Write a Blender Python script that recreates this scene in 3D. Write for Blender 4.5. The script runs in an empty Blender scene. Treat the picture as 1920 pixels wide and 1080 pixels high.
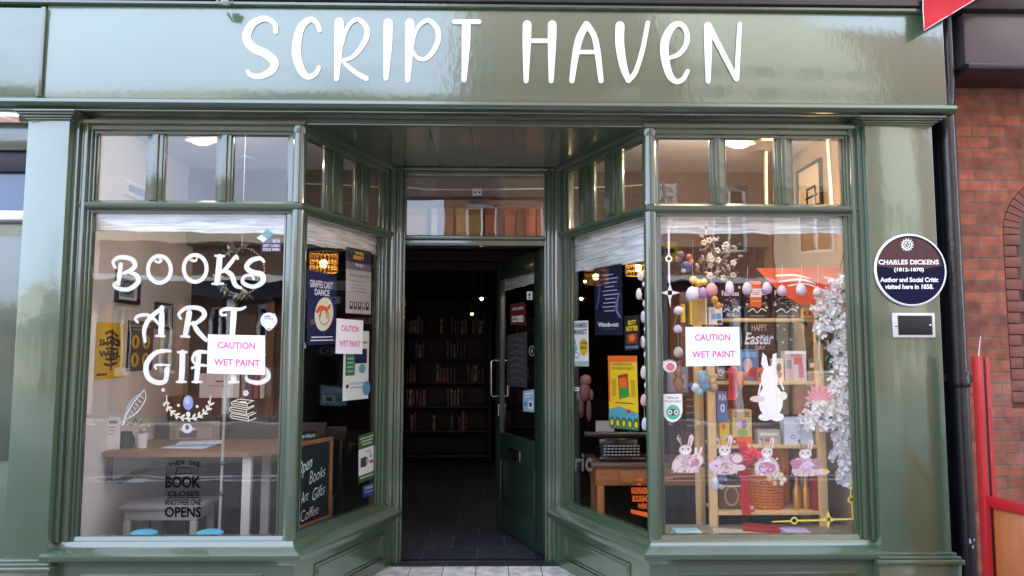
import bpy, bmesh, math, random
from mathutils import Vector, Matrix
random.seed(7)
R = math.radians
sc = bpy.context.scene
col = sc.collection

# ------------------------------------------------------------ camera, sky, sun, exposure
FPX, PITCH, YAW, ROLL = 1389.0, R(4.9), R(1.06), R(0.105)
CAM = Vector((0, -4.6, 1.57))
c_f = Vector((math.sin(YAW)*math.cos(PITCH), math.cos(YAW)*math.cos(PITCH), math.sin(PITCH)))
c_r = Vector((math.cos(YAW), -math.sin(YAW), 0)); c_u = c_r.cross(c_f)
r2 = c_r*math.cos(ROLL) + c_u*math.sin(ROLL); u2 = -c_r*math.sin(ROLL) + c_u*math.cos(ROLL)
c_r, c_u = r2, u2
cam = bpy.data.objects.new('camera', bpy.data.cameras.new('camera')); col.objects.link(cam)
m = Matrix((c_r, c_u, -c_f)).transposed().to_4x4(); m.translation = CAM
cam.matrix_world = m
cam.data.lens = FPX/1920*36; cam.data.sensor_width = 36; cam.data.clip_start = .05; cam.data.clip_end = 500
sc.camera = cam

SUN_EL, SUN_AZ = R(52), R(12)          # sun behind the shop, a little to the right
w = bpy.data.worlds.new('World'); sc.world = w; w.use_nodes = True
wn = w.node_tree; wn.nodes.clear()
sky = wn.nodes.new('ShaderNodeTexSky'); sky.sky_type = 'NISHITA'; sky.sun_disc = False
sky.sun_elevation = SUN_EL; sky.sun_rotation = SUN_AZ; sky.dust_density = 3.0; sky.air_density = 1.0
bg = wn.nodes.new('ShaderNodeBackground'); bg.inputs[1].default_value = 0.15
# broken white cloud over the blue
tc = wn.nodes.new('ShaderNodeTexCoord'); nz = wn.nodes.new('ShaderNodeTexNoise')
nz.inputs['Scale'].default_value = 2.2; nz.inputs['Detail'].default_value = 6
cr = wn.nodes.new('ShaderNodeValToRGB'); cr.color_ramp.elements[0].position = .15; cr.color_ramp.elements[1].position = .4
mx = wn.nodes.new('ShaderNodeMix'); mx.data_type = 'RGBA'
mx.inputs['B'].default_value = (13.5, 16.2, 21, 1)
wn.links.new(tc.outputs['Generated'], nz.inputs['Vector']); wn.links.new(nz.outputs['Fac'], cr.inputs[0])
wn.links.new(cr.outputs[0], mx.inputs['Factor']); wn.links.new(sky.outputs[0], mx.inputs['A'])
wn.links.new(mx.outputs['Result'], bg.inputs[0])
out = wn.nodes.new('ShaderNodeOutputWorld'); wn.links.new(bg.outputs[0], out.inputs[0])
sl = bpy.data.lights.new('sun', 'SUN'); sl.energy = 4.0; sl.angle = R(.5); sl.color = (1, .95, .87)
so = bpy.data.objects.new('sun', sl); col.objects.link(so); so.location = (0, 10, 20)
sd = Vector((math.sin(SUN_AZ)*math.cos(SUN_EL), math.cos(SUN_AZ)*math.cos(SUN_EL), math.sin(SUN_EL)))
so.rotation_euler = sd.to_track_quat('Z', 'Y').to_euler()
sc.view_settings.view_transform = 'Standard'; sc.view_settings.look = 'None'
sc.view_settings.exposure = 0.58; sc.view_settings.gamma = 1
sc.render.engine = 'CYCLES'
sc.cycles.use_denoising = True
sc.cycles.max_bounces = 10; sc.cycles.transparent_max_bounces = 24; sc.cycles.glossy_bounces = 4
sc.cycles.sample_clamp_indirect = 6

# ------------------------------------------------------------ materials
def lin(c):
    return tuple((v/255/12.92 if v <= 10 else ((v/255+.055)/1.055)**2.4) for v in c)
MATS = {}
def mat(name, rgb, rough=.6, var=.12, scale=8, bump=0, bscale=60, coat=0, metal=0, spec=.5, stretch=(1, 1, 1), crough=.1, cior=1.5):
    key = name
    if key in MATS: return MATS[key]
    m = bpy.data.materials.new(name); m.use_nodes = True; nt = m.node_tree; b = nt.nodes['Principled BSDF']
    L = lin(rgb)
    tc = nt.nodes.new('ShaderNodeTexCoord'); mp = nt.nodes.new('ShaderNodeMapping'); mp.inputs['Scale'].default_value = stretch
    nt.links.new(tc.outputs['Object'], mp.inputs[0])
    n = nt.nodes.new('ShaderNodeTexNoise'); n.inputs['Scale'].default_value = scale; n.inputs['Detail'].default_value = 5
    nt.links.new(mp.outputs[0], n.inputs['Vector'])
    mx = nt.nodes.new('ShaderNodeMix'); mx.data_type = 'RGBA'
    mx.inputs['A'].default_value = tuple(max(0, v*(1-var)) for v in L)+(1,)
    mx.inputs['B'].default_value = tuple(min(1, v*(1+var)) for v in L)+(1,)
    nt.links.new(n.outputs['Fac'], mx.inputs['Factor']); nt.links.new(mx.outputs['Result'], b.inputs['Base Color'])
    b.inputs['Roughness'].default_value = rough; b.inputs['Metallic'].default_value = metal
    b.inputs['Coat Weight'].default_value = coat; b.inputs['Coat Roughness'].default_value = crough; b.inputs['Coat IOR'].default_value = cior
    b.inputs['Specular IOR Level'].default_value = spec
    if bump:
        n2 = nt.nodes.new('ShaderNodeTexNoise'); n2.inputs['Scale'].default_value = bscale; n2.inputs['Detail'].default_value = 4
        nt.links.new(mp.outputs[0], n2.inputs['Vector'])
        bp = nt.nodes.new('ShaderNodeBump'); bp.inputs['Strength'].default_value = bump; bp.inputs['Distance'].default_value = .01
        nt.links.new(n2.outputs['Fac'], bp.inputs['Height']); nt.links.new(bp.outputs[0], b.inputs['Normal'])
        if coat: nt.links.new(bp.outputs[0], b.inputs['Coat Normal'])
    MATS[key] = m; return m
def emis(name, rgb, s):
    if name in MATS: return MATS[name]
    m = bpy.data.materials.new(name); m.use_nodes = True; b = m.node_tree.nodes['Principled BSDF']
    b.inputs['Base Color'].default_value = lin(rgb)+(1,); b.inputs['Emission Color'].default_value = lin(rgb)+(1,)
    b.inputs['Emission Strength'].default_value = s; MATS[name] = m; return m
def pr(rgb):          # printed ink / card colour
    return mat('ink_%d_%d_%d' % tuple(rgb), rgb, .55, .06, 30)
def glassmat(name, base, tint=(1, 1, 1), wav=.04, wscale=3.5):
    m = bpy.data.materials.new(name); m.use_nodes = True; nt = m.node_tree; nt.nodes.clear()
    o = nt.nodes.new('ShaderNodeOutputMaterial'); ms = nt.nodes.new('ShaderNodeMixShader')
    t = nt.nodes.new('ShaderNodeBsdfTransparent'); t.inputs[0].default_value = tint+(1,)
    g = nt.nodes.new('ShaderNodeBsdfGlossy'); g.inputs['Roughness'].default_value = .0
    lw = nt.nodes.new('ShaderNodeLayerWeight'); lw.inputs['Blend'].default_value = .5
    p = nt.nodes.new('ShaderNodeMath'); p.operation = 'POWER'; p.inputs[1].default_value = 4
    nt.links.new(lw.outputs['Facing'], p.inputs[0])
    mr = nt.nodes.new('ShaderNodeMapRange'); mr.inputs['To Min'].default_value = base; mr.inputs['To Max'].default_value = .9
    nt.links.new(p.outputs[0], mr.inputs[0]); nt.links.new(mr.outputs[0], ms.inputs[0])
    tc = nt.nodes.new('ShaderNodeTexCoord'); n = nt.nodes.new('ShaderNodeTexNoise'); n.inputs['Scale'].default_value = wscale
    mp = nt.nodes.new('ShaderNodeMapping'); mp.inputs['Scale'].default_value = (.6, .6, 1.6)
    nt.links.new(tc.outputs['Object'], mp.inputs[0]); nt.links.new(mp.outputs[0], n.inputs['Vector'])
    bp = nt.nodes.new('ShaderNodeBump'); bp.inputs['Strength'].default_value = wav; bp.inputs['Distance'].default_value = .05
    nt.links.new(n.outputs['Fac'], bp.inputs['Height']); nt.links.new(bp.outputs[0], g.inputs['Normal'])
    nt.links.new(t.outputs[0], ms.inputs[1]); nt.links.new(g.outputs[0], ms.inputs[2]); nt.links.new(ms.outputs[0], o.inputs[0])
    return m
GLASS = glassmat('window_glass', .062, wav=.012)
PAINT = mat('sage_green_gloss_paint', (66, 82, 62), .32, .14, 2.5, .1, 35, 1, stretch=(1, 1, .35), crough=.11, cior=1.8)
PAINTB = mat('sage_green_gloss_board', (66, 88, 62), .4, .2, 1.6, .1, 26, 1, stretch=(1, 1, .6), crough=.12, cior=2.05)
DOORP = mat('dark_green_door_paint', (36, 54, 44), .3, .1, 3, .08, 40, .6)
WHITE = mat('white_sign_paint', (240, 240, 238), .4, .02, 5)
VINYL = mat('white_vinyl', (245, 244, 240), .45, .03, 10)
BLACKP = mat('black_pipe_paint', (20, 20, 26), .35, .3, 9, .25, 30, .5)
DARKG = mat('dark_metal', (38, 36, 42), .35, .2, 4, .05, 20, .3)
WOODL = mat('pale_pine', (232, 196, 138), .5, .18, 10, .1, 60, stretch=(8, 8, .8))
WOODM = mat('brown_oak', (146, 98, 62), .45, .25, 7, .12, 50, stretch=(1, 8, 8))
WOODD = mat('dark_stained_wood', (52, 32, 24), .4, .3, 8, .1, 50)
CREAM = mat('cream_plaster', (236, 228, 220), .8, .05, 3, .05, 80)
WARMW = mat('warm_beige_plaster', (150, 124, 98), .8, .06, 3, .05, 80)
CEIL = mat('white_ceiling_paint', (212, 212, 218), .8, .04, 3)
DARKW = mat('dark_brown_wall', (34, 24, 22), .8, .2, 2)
BLACK = mat('black_card', (16, 16, 19), .5, .2, 20)
STEEL = mat('brushed_steel', (190, 190, 192), .22, .05, 30, metal=1)
BRASS = mat('gold_glass', (220, 160, 70), .2, .1, 10, metal=.6)
WICK = mat('orange_wicker', (236, 128, 36), .5, .3, 14, .8, 40, stretch=(1, 1, 6))
REDP = mat('red_gloss_paint', (176, 24, 36), .3, .1, 6, .05, 30, .6)
REDF = mat('red_cloth', (196, 8, 34), .6, .1, 5, .1, 90)
VWOOD = mat('varnished_wood', (168, 98, 52), .35, .25, 5, .05, 40, .5, stretch=(6, 6, .6))
PAPER = mat('white_paper', (238, 236, 246), .6, .02, 6)

def brickmat(name, c1, c2, mort, sc_=1.0, bw=.225, rh=.075, swap=True):
    m = bpy.data.materials.new(name); m.use_nodes = True; nt = m.node_tree; b = nt.nodes['Principled BSDF']
    tc = nt.nodes.new('ShaderNodeTexCoord'); sep = nt.nodes.new('ShaderNodeSeparateXYZ'); cmb = nt.nodes.new('ShaderNodeCombineXYZ')
    nt.links.new(tc.outputs['Object'], sep.inputs[0]); 
    nt.links.new(sep.outputs['X'], cmb.inputs['X']); nt.links.new(sep.outputs['Z' if swap else 'Y'], cmb.inputs['Y'])
    nzz = nt.nodes.new('ShaderNodeTexNoise'); nzz.inputs['Scale'].default_value = 9; nzz.inputs['Detail'].default_value = 3
    nt.links.new(tc.outputs['Object'], nzz.inputs['Vector'])
    add = nt.nodes.new('ShaderNodeMix'); add.data_type = 'VECTOR'; add.inputs['Factor'].default_value = .012
    nt.links.new(cmb.outputs[0], add.inputs['A']); nt.links.new(nzz.outputs['Color'], add.inputs['B'])
    br = nt.nodes.new('ShaderNodeTexBrick'); br.inputs['Scale'].default_value = 1; br.inputs['Brick Width'].default_value = bw
    br.inputs['Row Height'].default_value = rh; br.inputs['Mortar Size'].default_value = .006 if rh < .1 else .004
    br.inputs['Mortar Smooth'].default_value = .3
    br.inputs['Color1'].default_value = lin(c1)+(1,); br.inputs['Color2'].default_value = lin(c2)+(1,); br.inputs['Mortar'].default_value = lin(mort)+(1,)
    nt.links.new(add.outputs['Result'], br.inputs['Vector'])
    n = nt.nodes.new('ShaderNodeTexNoise'); n.inputs['Scale'].default_value = 11; n.inputs['Detail'].default_value = 9
    nt.links.new(tc.outputs['Object'], n.inputs['Vector'])
    mr = nt.nodes.new('ShaderNodeMapRange'); mr.inputs['From Min'].default_value = .3; mr.inputs['From Max'].default_value = .7
    mr.inputs['To Min'].default_value = .6; mr.inputs['To Max'].default_value = 1.35; nt.links.new(n.outputs['Fac'], mr.inputs[0])
    ml = nt.nodes.new('ShaderNodeVectorMath'); ml.operation = 'SCALE'; nt.links.new(br.outputs['Color'], ml.inputs[0]); nt.links.new(mr.outputs[0], ml.inputs['Scale'])
    nt.links.new(ml.outputs[0], b.inputs['Base Color']); b.inputs['Roughness'].default_value = .8
    bp = nt.nodes.new('ShaderNodeBump'); bp.inputs['Strength'].default_value = .6; bp.inputs['Distance'].default_value = .006; bp.invert = True
    nt.links.new(br.outputs['Fac'], bp.inputs['Height']); nt.links.new(bp.outputs[0], b.inputs['Normal'])
    return m
BRICK = brickmat('red_brick', (172, 98, 74), (130, 78, 62), (118, 96, 84))
BRICK2 = brickmat('far_brick', (165, 110, 80), (140, 90, 70), (150, 130, 110))
SLATE = brickmat('slate_tile', (46, 48, 58), (36, 38, 48), (86, 86, 88), bw=.42, rh=.42, swap=False)
PAVE = brickmat('grey_paving', (112, 108, 106), (98, 96, 94), (62, 60, 58), bw=.6, rh=.45, swap=False)
TILE = brickmat('pale_threshold_tile', (205, 200, 194), (190, 186, 180), (92, 88, 84), bw=.235, rh=.4, swap=False)

# ------------------------------------------------------------ frames, mesh builder
Z = Vector((0, 0, 1))
class Fr:
    def __init__(s, o, u, n=None):
        s.o = Vector(o); s.u = Vector(u).normalized(); s.n = Vector(n).normalized() if n else Vector((s.u.y, -s.u.x, 0))
    def P(s, u, z, d=0): return s.o + s.u*u + Z*z + s.n*d
    def px(s, x, y, d=0):
        ray = c_f*FPX + c_r*(x-960) + c_u*(540-y)
        o = s.o + s.n*d
        t = (o-CAM).dot(s.n)/ray.dot(s.n); p = CAM+ray*t - s.o
        return (p.dot(s.u), p.z + s.o.z*0)
    def off(s, d): return Fr(s.o+s.n*d, s.u, s.n)
class MB:
    def __init__(s): s.v = []; s.f = []; s.m = []; s.mats = []
    def mi(s, m):
        if m not in s.mats: s.mats.append(m)
        return s.mats.index(m)
    def add(s, vs, fs, m):
        k = len(s.v); i = s.mi(m); s.v += [Vector(v) for v in vs]
        for f in fs: s.f.append([k+a for a in f]); s.m.append(i)
    def box(s, fr, u0, u1, z0, z1, d0, d1, m, bev=.004):
        if u0 > u1: u0, u1 = u1, u0
        if z0 > z1: z0, z1 = z1, z0
        if d0 > d1: d0, d1 = d1, d0
        b = min(bev, (u1-u0)*.3, (z1-z0)*.3, (d1-d0)*.3)
        if b < .0008:
            vs = [fr.P(u, z, d) for d in (d0, d1) for z in (z0, z1) for u in (u0, u1)]
            s.add(vs, [(0, 2, 3, 1), (4, 5, 7, 6), (0, 1, 5, 4), (2, 6, 7, 3), (0, 4, 6, 2), (1, 3, 7, 5)], m); return
        bm = bmesh.new(); vv = [bm.verts.new((u, d, z)) for d in (d0, d1) for z in (z0, z1) for u in (u0, u1)]
        for f in [(0, 2, 3, 1), (4, 5, 7, 6), (0, 1, 5, 4), (2, 6, 7, 3), (0, 4, 6, 2), (1, 3, 7, 5)]: bm.faces.new([vv[a] for a in f])
        bmesh.ops.bevel(bm, geom=list(bm.edges), offset=b, segments=2, affect='EDGES', profile=.5)
        bm.verts.index_update()
        s.add([fr.P(v.co.x, v.co.z, v.co.y) for v in bm.verts], [[v.index for v in f.verts] for f in bm.faces], m); bm.free()
    def wbox(s, x0, x1, y0, y1, z0, z1, m, bev=.004): s.box(F0, x0, x1, z0, z1, -y1, -y0, m, bev)
    def tube(s, pts, r, m, n=10, caps=True):
        pts = [Vector(p) for p in pts]; N = len(pts); rs = r if isinstance(r, (list, tuple)) else [r]*N; vs = []; fs = []
        prev = None
        for i, p in enumerate(pts):
            t = (pts[min(i+1, N-1)]-pts[max(i-1, 0)]); t = t.normalized() if t.length > 1e-9 else Z
            a = prev if prev is not None else (Vector((1, 0, 0)) if abs(t.x) < .8 else Vector((0, 1, 0)))
            a = (a - t*a.dot(t)).normalized(); prev = a; b = t.cross(a)
            for k in range(n): vs.append(p + (a*math.cos(2*math.pi*k/n)+b*math.sin(2*math.pi*k/n))*rs[i])
        for i in range(N-1):
            for k in range(n): k2 = (k+1) % n; fs.append((i*n+k, i*n+k2, (i+1)*n+k2, (i+1)*n+k))
        if caps: fs.append(list(range(n))[::-1]); fs.append([(N-1)*n+k for k in range(n)])
        s.add(vs, fs, m)
    def lathe(s, c, prof, m, n=20, ax=Z, sx=1, sy=1):
        c = Vector(c); ax = Vector(ax).normalized(); a = Vector((1, 0, 0)) if abs(ax.x) < .8 else Vector((0, 1, 0)); a = (a-ax*a.dot(ax)).normalized(); b = ax.cross(a)
        vs = []; fs = []
        for (r, z) in prof:
            for k in range(n): q = 2*math.pi*k/n; vs.append(c+ax*z+(a*math.cos(q)*sx+b*math.sin(q)*sy)*r)
        for i in range(len(prof)-1):
            for k in range(n): k2 = (k+1) % n; fs.append((i*n+k, i*n+k2, (i+1)*n+k2, (i+1)*n+k))
        s.add(vs, fs, m)
    def ball(s, c, r, m, n=12, sq=(1, 1, 1)):
        c = Vector(c); k = n//2; vs = []; fs = []
        for i in range(k+1):
            th = math.pi*i/k
            for j in range(n):
                q = 2*math.pi*j/n; vs.append(c+Vector((math.sin(th)*math.cos(q)*sq[0], math.sin(th)*math.sin(q)*sq[1], math.cos(th)*sq[2]))*r)
        for i in range(k):
            for j in range(n): j2 = (j+1) % n; fs.append((i*n+j, (i+1)*n+j, (i+1)*n+j2, i*n+j2))
        s.add(vs, fs, m)
    def sweep(s, path, prof, seg, m):
        """closed profile [(d,z)] run along segment seg of a plan polyline, mitred at its corners"""
        P = [Vector(p) for p in path]; nn = []
        for i in range(len(P)-1): t = (P[i+1]-P[i]).normalized(); nn.append(Vector((t.y, -t.x)))
        def at(i):
            a = nn[max(i-1, 0)]; b = nn[min(i, len(nn)-1)]; q = (a+b).normalized(); return q/ q.dot(b)
        vs = []; n = len(prof)
        for i in (seg, seg+1):
            q = at(i)
            for d, z in prof: p = P[i]+q*d; vs.append(Vector((p.x, p.y, z)))
        fs = [(k, (k+1) % n, n+(k+1) % n, n+k) for k in range(n)]+[list(range(n))[::-1], [n+k for k in range(n)]]
        s.add(vs, fs, m)
    def build(s, name, parent=None, smooth=40, base=None):
        me = bpy.data.meshes.new(name)
        if base is None and s.v:
            xs = [v.x for v in s.v]; ys = [v.y for v in s.v]; zs = [v.z for v in s.v]
            base = Vector(((min(xs)+max(xs))/2, (min(ys)+max(ys))/2, min(zs)))
        wpar = Vector(parent['_w']) if parent is not None else Vector((0, 0, 0))
        me.from_pydata([tuple(v-base) for v in s.v], [], s.f)
        for mm in s.mats: me.materials.append(mm)
        me.polygons.foreach_set('material_index', s.m)
        bm = bmesh.new(); bm.from_mesh(me); bmesh.ops.recalc_face_normals(bm, faces=bm.faces); bm.to_mesh(me); bm.free()
        if smooth:
            me.polygons.foreach_set('use_smooth', [True]*len(me.polygons)); me.set_sharp_from_angle(angle=R(smooth))
        o = bpy.data.objects.new(name, me); col.objects.link(o); o.location = base-wpar
        o['_w'] = tuple(base)
        if parent is not None: o.parent = parent
        return o
def tag(o, label, cat, group=None, kind=None):
    if label: o['label'] = label
    if cat: o['category'] = cat
    if group: o['group'] = group
    if kind: o['kind'] = kind
    return o
def thing(name, loc, label, cat, group=None):
    o = bpy.data.objects.new(name, None); col.objects.link(o); o.location = loc; o['_w'] = tuple(loc); o.empty_display_size = .1
    return tag(o, label, cat, group)

_tx = {}
def textmesh(s, off=0, shear=0):
    k = (s, off, shear)
    if k in _tx: return _tx[k]
    c = bpy.data.curves.new('t', 'FONT'); c.body = s; c.offset = off; c.shear = shear; c.resolution_u = 3; c.fill_mode = 'FRONT'
    o = bpy.data.objects.new('t', c); col.objects.link(o); dg = bpy.context.evaluated_depsgraph_get(); dg.update()
    me = bpy.data.meshes.new_from_object(o.evaluated_get(dg))
    vs = [v.co.copy() for v in me.vertices]; fs = [list(p.vertices) for p in me.polygons]
    bpy.data.objects.remove(o); bpy.data.meshes.remove(me); bpy.data.curves.remove(c)
    x0 = min(v.x for v in vs); x1 = max(v.x for v in vs); y0 = min(v.y for v in vs); y1 = max(v.y for v in vs)
    r = ([((v.x-x0)/(x1-x0), (v.y-y0)/(y1-y0)) for v in vs], fs); _tx[k] = r; return r
def smooth_pts(pts, k=6):
    if len(pts) < 3: return pts
    out = []
    P = [pts[0]]+list(pts)+[pts[-1]]
    for i in range(1, len(P)-2):
        a, b, c, d = P[i-1], P[i], P[i+1], P[i+2]
        for j in range(k):
            t = j/k
            out.append(tuple(.5*((2*b[q])+(-a[q]+c[q])*t+(2*a[q]-5*b[q]+4*c[q]-d[q])*t*t+(-a[q]+3*b[q]-3*c[q]+d[q])*t**3) for q in range(len(b))))
    out.append(tuple(pts[-1])); return out
class Art:
    """flat print laid on a frame; input coordinates pass through fn -> (u, z)"""
    def __init__(s, fr, fn=None, d=0, mb=None, step=.0001):
        s.fr = fr; s.fn = fn or (lambda x, y: fr.px(x, y, d)); s.d = d; s.mb = mb or MB(); s.step = step
    def nx(s): s.d += s.step; return s.d
    def pt(s, x, y, d): u, z = s.fn(x, y); return s.fr.P(u, z, d)
    def poly(s, pts, m, thick=0):
        d = s.nx(); n = len(pts)
        if thick:
            vs = [s.pt(x, y, d) for x, y in pts]+[s.pt(x, y, d+thick) for x, y in pts]
            s.mb.add(vs, [list(range(n))[::-1], [n+k for k in range(n)]]+[(k, (k+1) % n, n+(k+1) % n, n+k) for k in range(n)], m); s.d += thick
        else: s.mb.add([s.pt(x, y, d) for x, y in pts], [list(range(n))], m)
    def rect(s, x0, y0, x1, y1, m, thick=0): s.poly([(x0, y0), (x1, y0), (x1, y1), (x0, y1)], m, thick)
    def ell(s, cx, cy, rx, ry, m, n=22, thick=0, rot=0):
        c, q = math.cos(rot), math.sin(rot)
        s.poly([(cx+rx*math.cos(2*math.pi*k/n)*c-ry*math.sin(2*math.pi*k/n)*q, cy+rx*math.cos(2*math.pi*k/n)*q+ry*math.sin(2*math.pi*k/n)*c) for k in range(n)], m, thick)
    def ring(s, cx, cy, rx, ry, w, m, n=28, a0=0, a1=360):
        s.stroke([(cx+rx*math.cos(R(a0+(a1-a0)*k/n)), cy+ry*math.sin(R(a0+(a1-a0)*k/n)), w) for k in range(n+1)], m, k=1)
    def stroke(s, pts, m, w=None, k=6, thick=0):
        pts = [(p[0], p[1], p[2] if len(p) > 2 else w) for p in pts]; P = smooth_pts(pts, k) if k > 1 else pts
        d = s.nx(); vs = []; fs = []; N = len(P); L = []; Rr = []
        for i in range(N):
            a = P[max(i-1, 0)]; b = P[min(i+1, N-1)]; tx, ty = b[0]-a[0], b[1]-a[1]; l = math.hypot(tx, ty) or 1; tx /= l; ty /= l
            L.append((P[i][0]-ty*P[i][2]/2, P[i][1]+tx*P[i][2]/2)); Rr.append((P[i][0]+ty*P[i][2]/2, P[i][1]-tx*P[i][2]/2))
        def cap(i, sg):
            a = P[max(i-1, 0)]; b = P[min(i+1, N-1)]; an = math.atan2(b[1]-a[1], b[0]-a[0]); r = P[i][2]/2
            if sg < 0: an += math.pi
            return [(P[i][0]+r*math.cos(an+R(q)), P[i][1]+r*math.sin(an+R(q))) for q in (-60, -30, 0, 30, 60)]
        dd = lambda i: d + s.step*.5*i/max(N-1, 1) + thick
        for i in range(N): vs += [s.pt(*L[i], dd(i)), s.pt(*Rr[i], dd(i))]
        for i in range(N-1): fs.append((2*i, 2*i+1, 2*i+3, 2*i+2))
        k0 = len(vs); c0 = cap(0, -1); vs += [s.pt(*c, dd(0)) for c in c0]
        k1 = len(vs); c1 = cap(N-1, 1); vs += [s.pt(*c, dd(N-1)) for c in c1]
        fs.append([1, 0]+[k0+q for q in range(5)]); fs.append([2*N-2, 2*N-1]+[k1+q for q in range(5)])
        if thick:
            loop = [2*i for i in range(N)]+[k1+q for q in range(5)][::-1]+[2*i+1 for i in range(N)][::-1]+[k0+q for q in range(5)][::-1]
            n0 = len(vs); 
            for a in loop: vs.append(vs[a]-s.fr.n*thick)
            n = len(loop)
            for q in range(n): q2 = (q+1) % n; fs.append((loop[q], loop[q2], n0+q2, n0+q))
        s.mb.add(vs, fs, m); s.d += s.step*.5
    def text(s, t, x0, y0, x1, y1, m, off=.0, shear=0, quad=None):
        vs, fs = textmesh(t, off, shear); d = s.nx()
        if quad:
            tl, tr, br, bl = quad
            f = lambda a, b: tuple((tl[q]*(1-a)+tr[q]*a)*b + (bl[q]*(1-a)+br[q]*a)*(1-b) for q in (0, 1))
        else: f = lambda a, b: (x0+(x1-x0)*a, y1+(y0-y1)*b)
        s.mb.add([s.pt(*f(a, b), d) for a, b in vs], fs, m)
def poster(fr, px4, W, H, d, sheet, thick=.0012, mb=None):
    """px4: TL TR BR BL photo corners of the sheet, put on frame fr at offset d; art drawn in W x H units"""
    c = [fr.px(x, y, d) for x, y in px4]
    def fn(x, y):
        a, b = x/W, y/H
        return tuple((c[0][q]*(1-a)+c[1][q]*a)*(1-b)+(c[3][q]*(1-a)+c[2][q]*a)*b for q in (0, 1))
    A = Art(fr, fn, d, mb); A.rect(0, 0, W, H, sheet, thick); return A

F0 = Fr((0, 0, 0), (1, 0, 0), (0, -1, 0))
YD = 1.1
XB, XC = -1.252, -.843          # left return: outer corner, door post
XB2, XC2 = .955, .491           # right return
FRL = Fr((XB, 0, 0), (XC-XB, YD, 0)); LR = Vector((XC-XB, YD)).length
FRR = Fr((XC2, YD, 0), (XB2-XC2, -YD, 0)); LRR = Vector((XB2-XC2, YD)).length
FD = Fr((0, YD, 0), (1, 0, 0), (0, -1, 0))
X = lambda px, py, d=0: F0.px(px, py, d)[0]
Zz = lambda px, py, d=0: F0.px(px, py, d)[1]
PL = [(-2.66, 0), (XB, 0), (XC, YD)]; PR = [(XC2, YD), (XB2, 0), (2.33, 0)]
ZS0, ZS1 = .335, .44            # sill bottom / top
ZT0, ZT1 = 2.425, 2.50          # transom rail
ZH0, ZH1 = 2.925, 3.0           # head

_ry = c_f*FPX + c_r*(890-960) + c_u*(540-1060); YT = CAM.y - CAM.z/_ry.z*_ry.y     # front edge of the dark tiles
# ------------------------------------------------------------ setting
mb = MB(); mb.wbox(-30, 30, -3.1, YT+.005, -.3, -.016, PAVE, 0); tag(mb.build('pavement', smooth=0), 'grey paving slabs in front of the shop', 'pavement', kind='structure')
mb = MB(); mb.wbox(-1.4, 1.1, -.35, YT, -.0159, -.008, TILE, 0); tag(mb.build('entrance_tiles', smooth=0), 'pale square tiles at the foot of the recessed entrance', 'entrance tiles', kind='structure')
mb = MB(); mb.wbox(-60, 60, -13.4, -3.1, -.4, -.1, mat('light_road', (122, 118, 114), .85, .15, 3, .2, 60), 0)
tag(mb.build('road', smooth=0), 'pale grey road reflected in the shop glass', 'road', kind='structure')
mb = MB(); mb.wbox(-60, 60, -60, -13.4, -.4, .02, PAVE, 0); tag(mb.build('far_pavement', smooth=0), 'far pavement across the road', 'pavement', kind='structure')
mb = MB(); mb.wbox(-2.7, 2.4, YT+.006, 7.15, -.3, 0, SLATE, 0); tag(mb.build('floor', smooth=0), 'dark slate tiled shop floor running in from the doorway', 'floor', kind='structure')

mb = MB()
for y in (-5.2, -5.5, -12.9, -13.15): mb.wbox(-40, 40, y, y+.1, -.099, -.095, WHITE, 0)
tag(mb.build('road_marking', smooth=0), 'painted white lines along the road edges', 'road marking', kind='structure')
# ------------------------------------------------------------ the shop building
shop = thing('bookshop_building', (0, .5, 0), 'sage green gloss painted bookshop front with white hand lettered name and recessed open doorway', 'shop')
SHOPD = 7.2
# upper wall + roof mass
mb = MB(); mb.wbox(-2.75, 2.42, .02, .3, 3.78, 8.5, BRICK, 0); mb.build('upper_wall', shop, 0)
mb = MB(); mb.wbox(-2.9, 2.6, -.05, SHOPD+.2, 8.5, 8.7, DARKG, 0); mb.build('roof', shop, 0)
# inner walls / ceiling
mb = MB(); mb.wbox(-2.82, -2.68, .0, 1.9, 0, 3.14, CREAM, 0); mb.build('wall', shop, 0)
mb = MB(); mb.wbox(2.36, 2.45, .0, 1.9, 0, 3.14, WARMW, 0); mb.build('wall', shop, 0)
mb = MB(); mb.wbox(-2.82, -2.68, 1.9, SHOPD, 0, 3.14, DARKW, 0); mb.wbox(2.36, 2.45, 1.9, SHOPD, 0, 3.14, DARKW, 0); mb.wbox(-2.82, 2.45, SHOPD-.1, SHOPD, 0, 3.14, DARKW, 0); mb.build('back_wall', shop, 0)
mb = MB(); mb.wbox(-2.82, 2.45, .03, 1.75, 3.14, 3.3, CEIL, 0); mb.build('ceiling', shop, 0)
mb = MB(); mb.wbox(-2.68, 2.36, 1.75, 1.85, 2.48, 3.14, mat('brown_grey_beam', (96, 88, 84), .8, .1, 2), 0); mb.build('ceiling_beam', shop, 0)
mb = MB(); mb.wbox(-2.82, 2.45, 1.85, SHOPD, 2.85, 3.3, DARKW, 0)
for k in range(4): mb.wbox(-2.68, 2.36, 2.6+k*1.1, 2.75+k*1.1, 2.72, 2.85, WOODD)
mb.build('back_ceiling', shop, 0)

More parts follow.
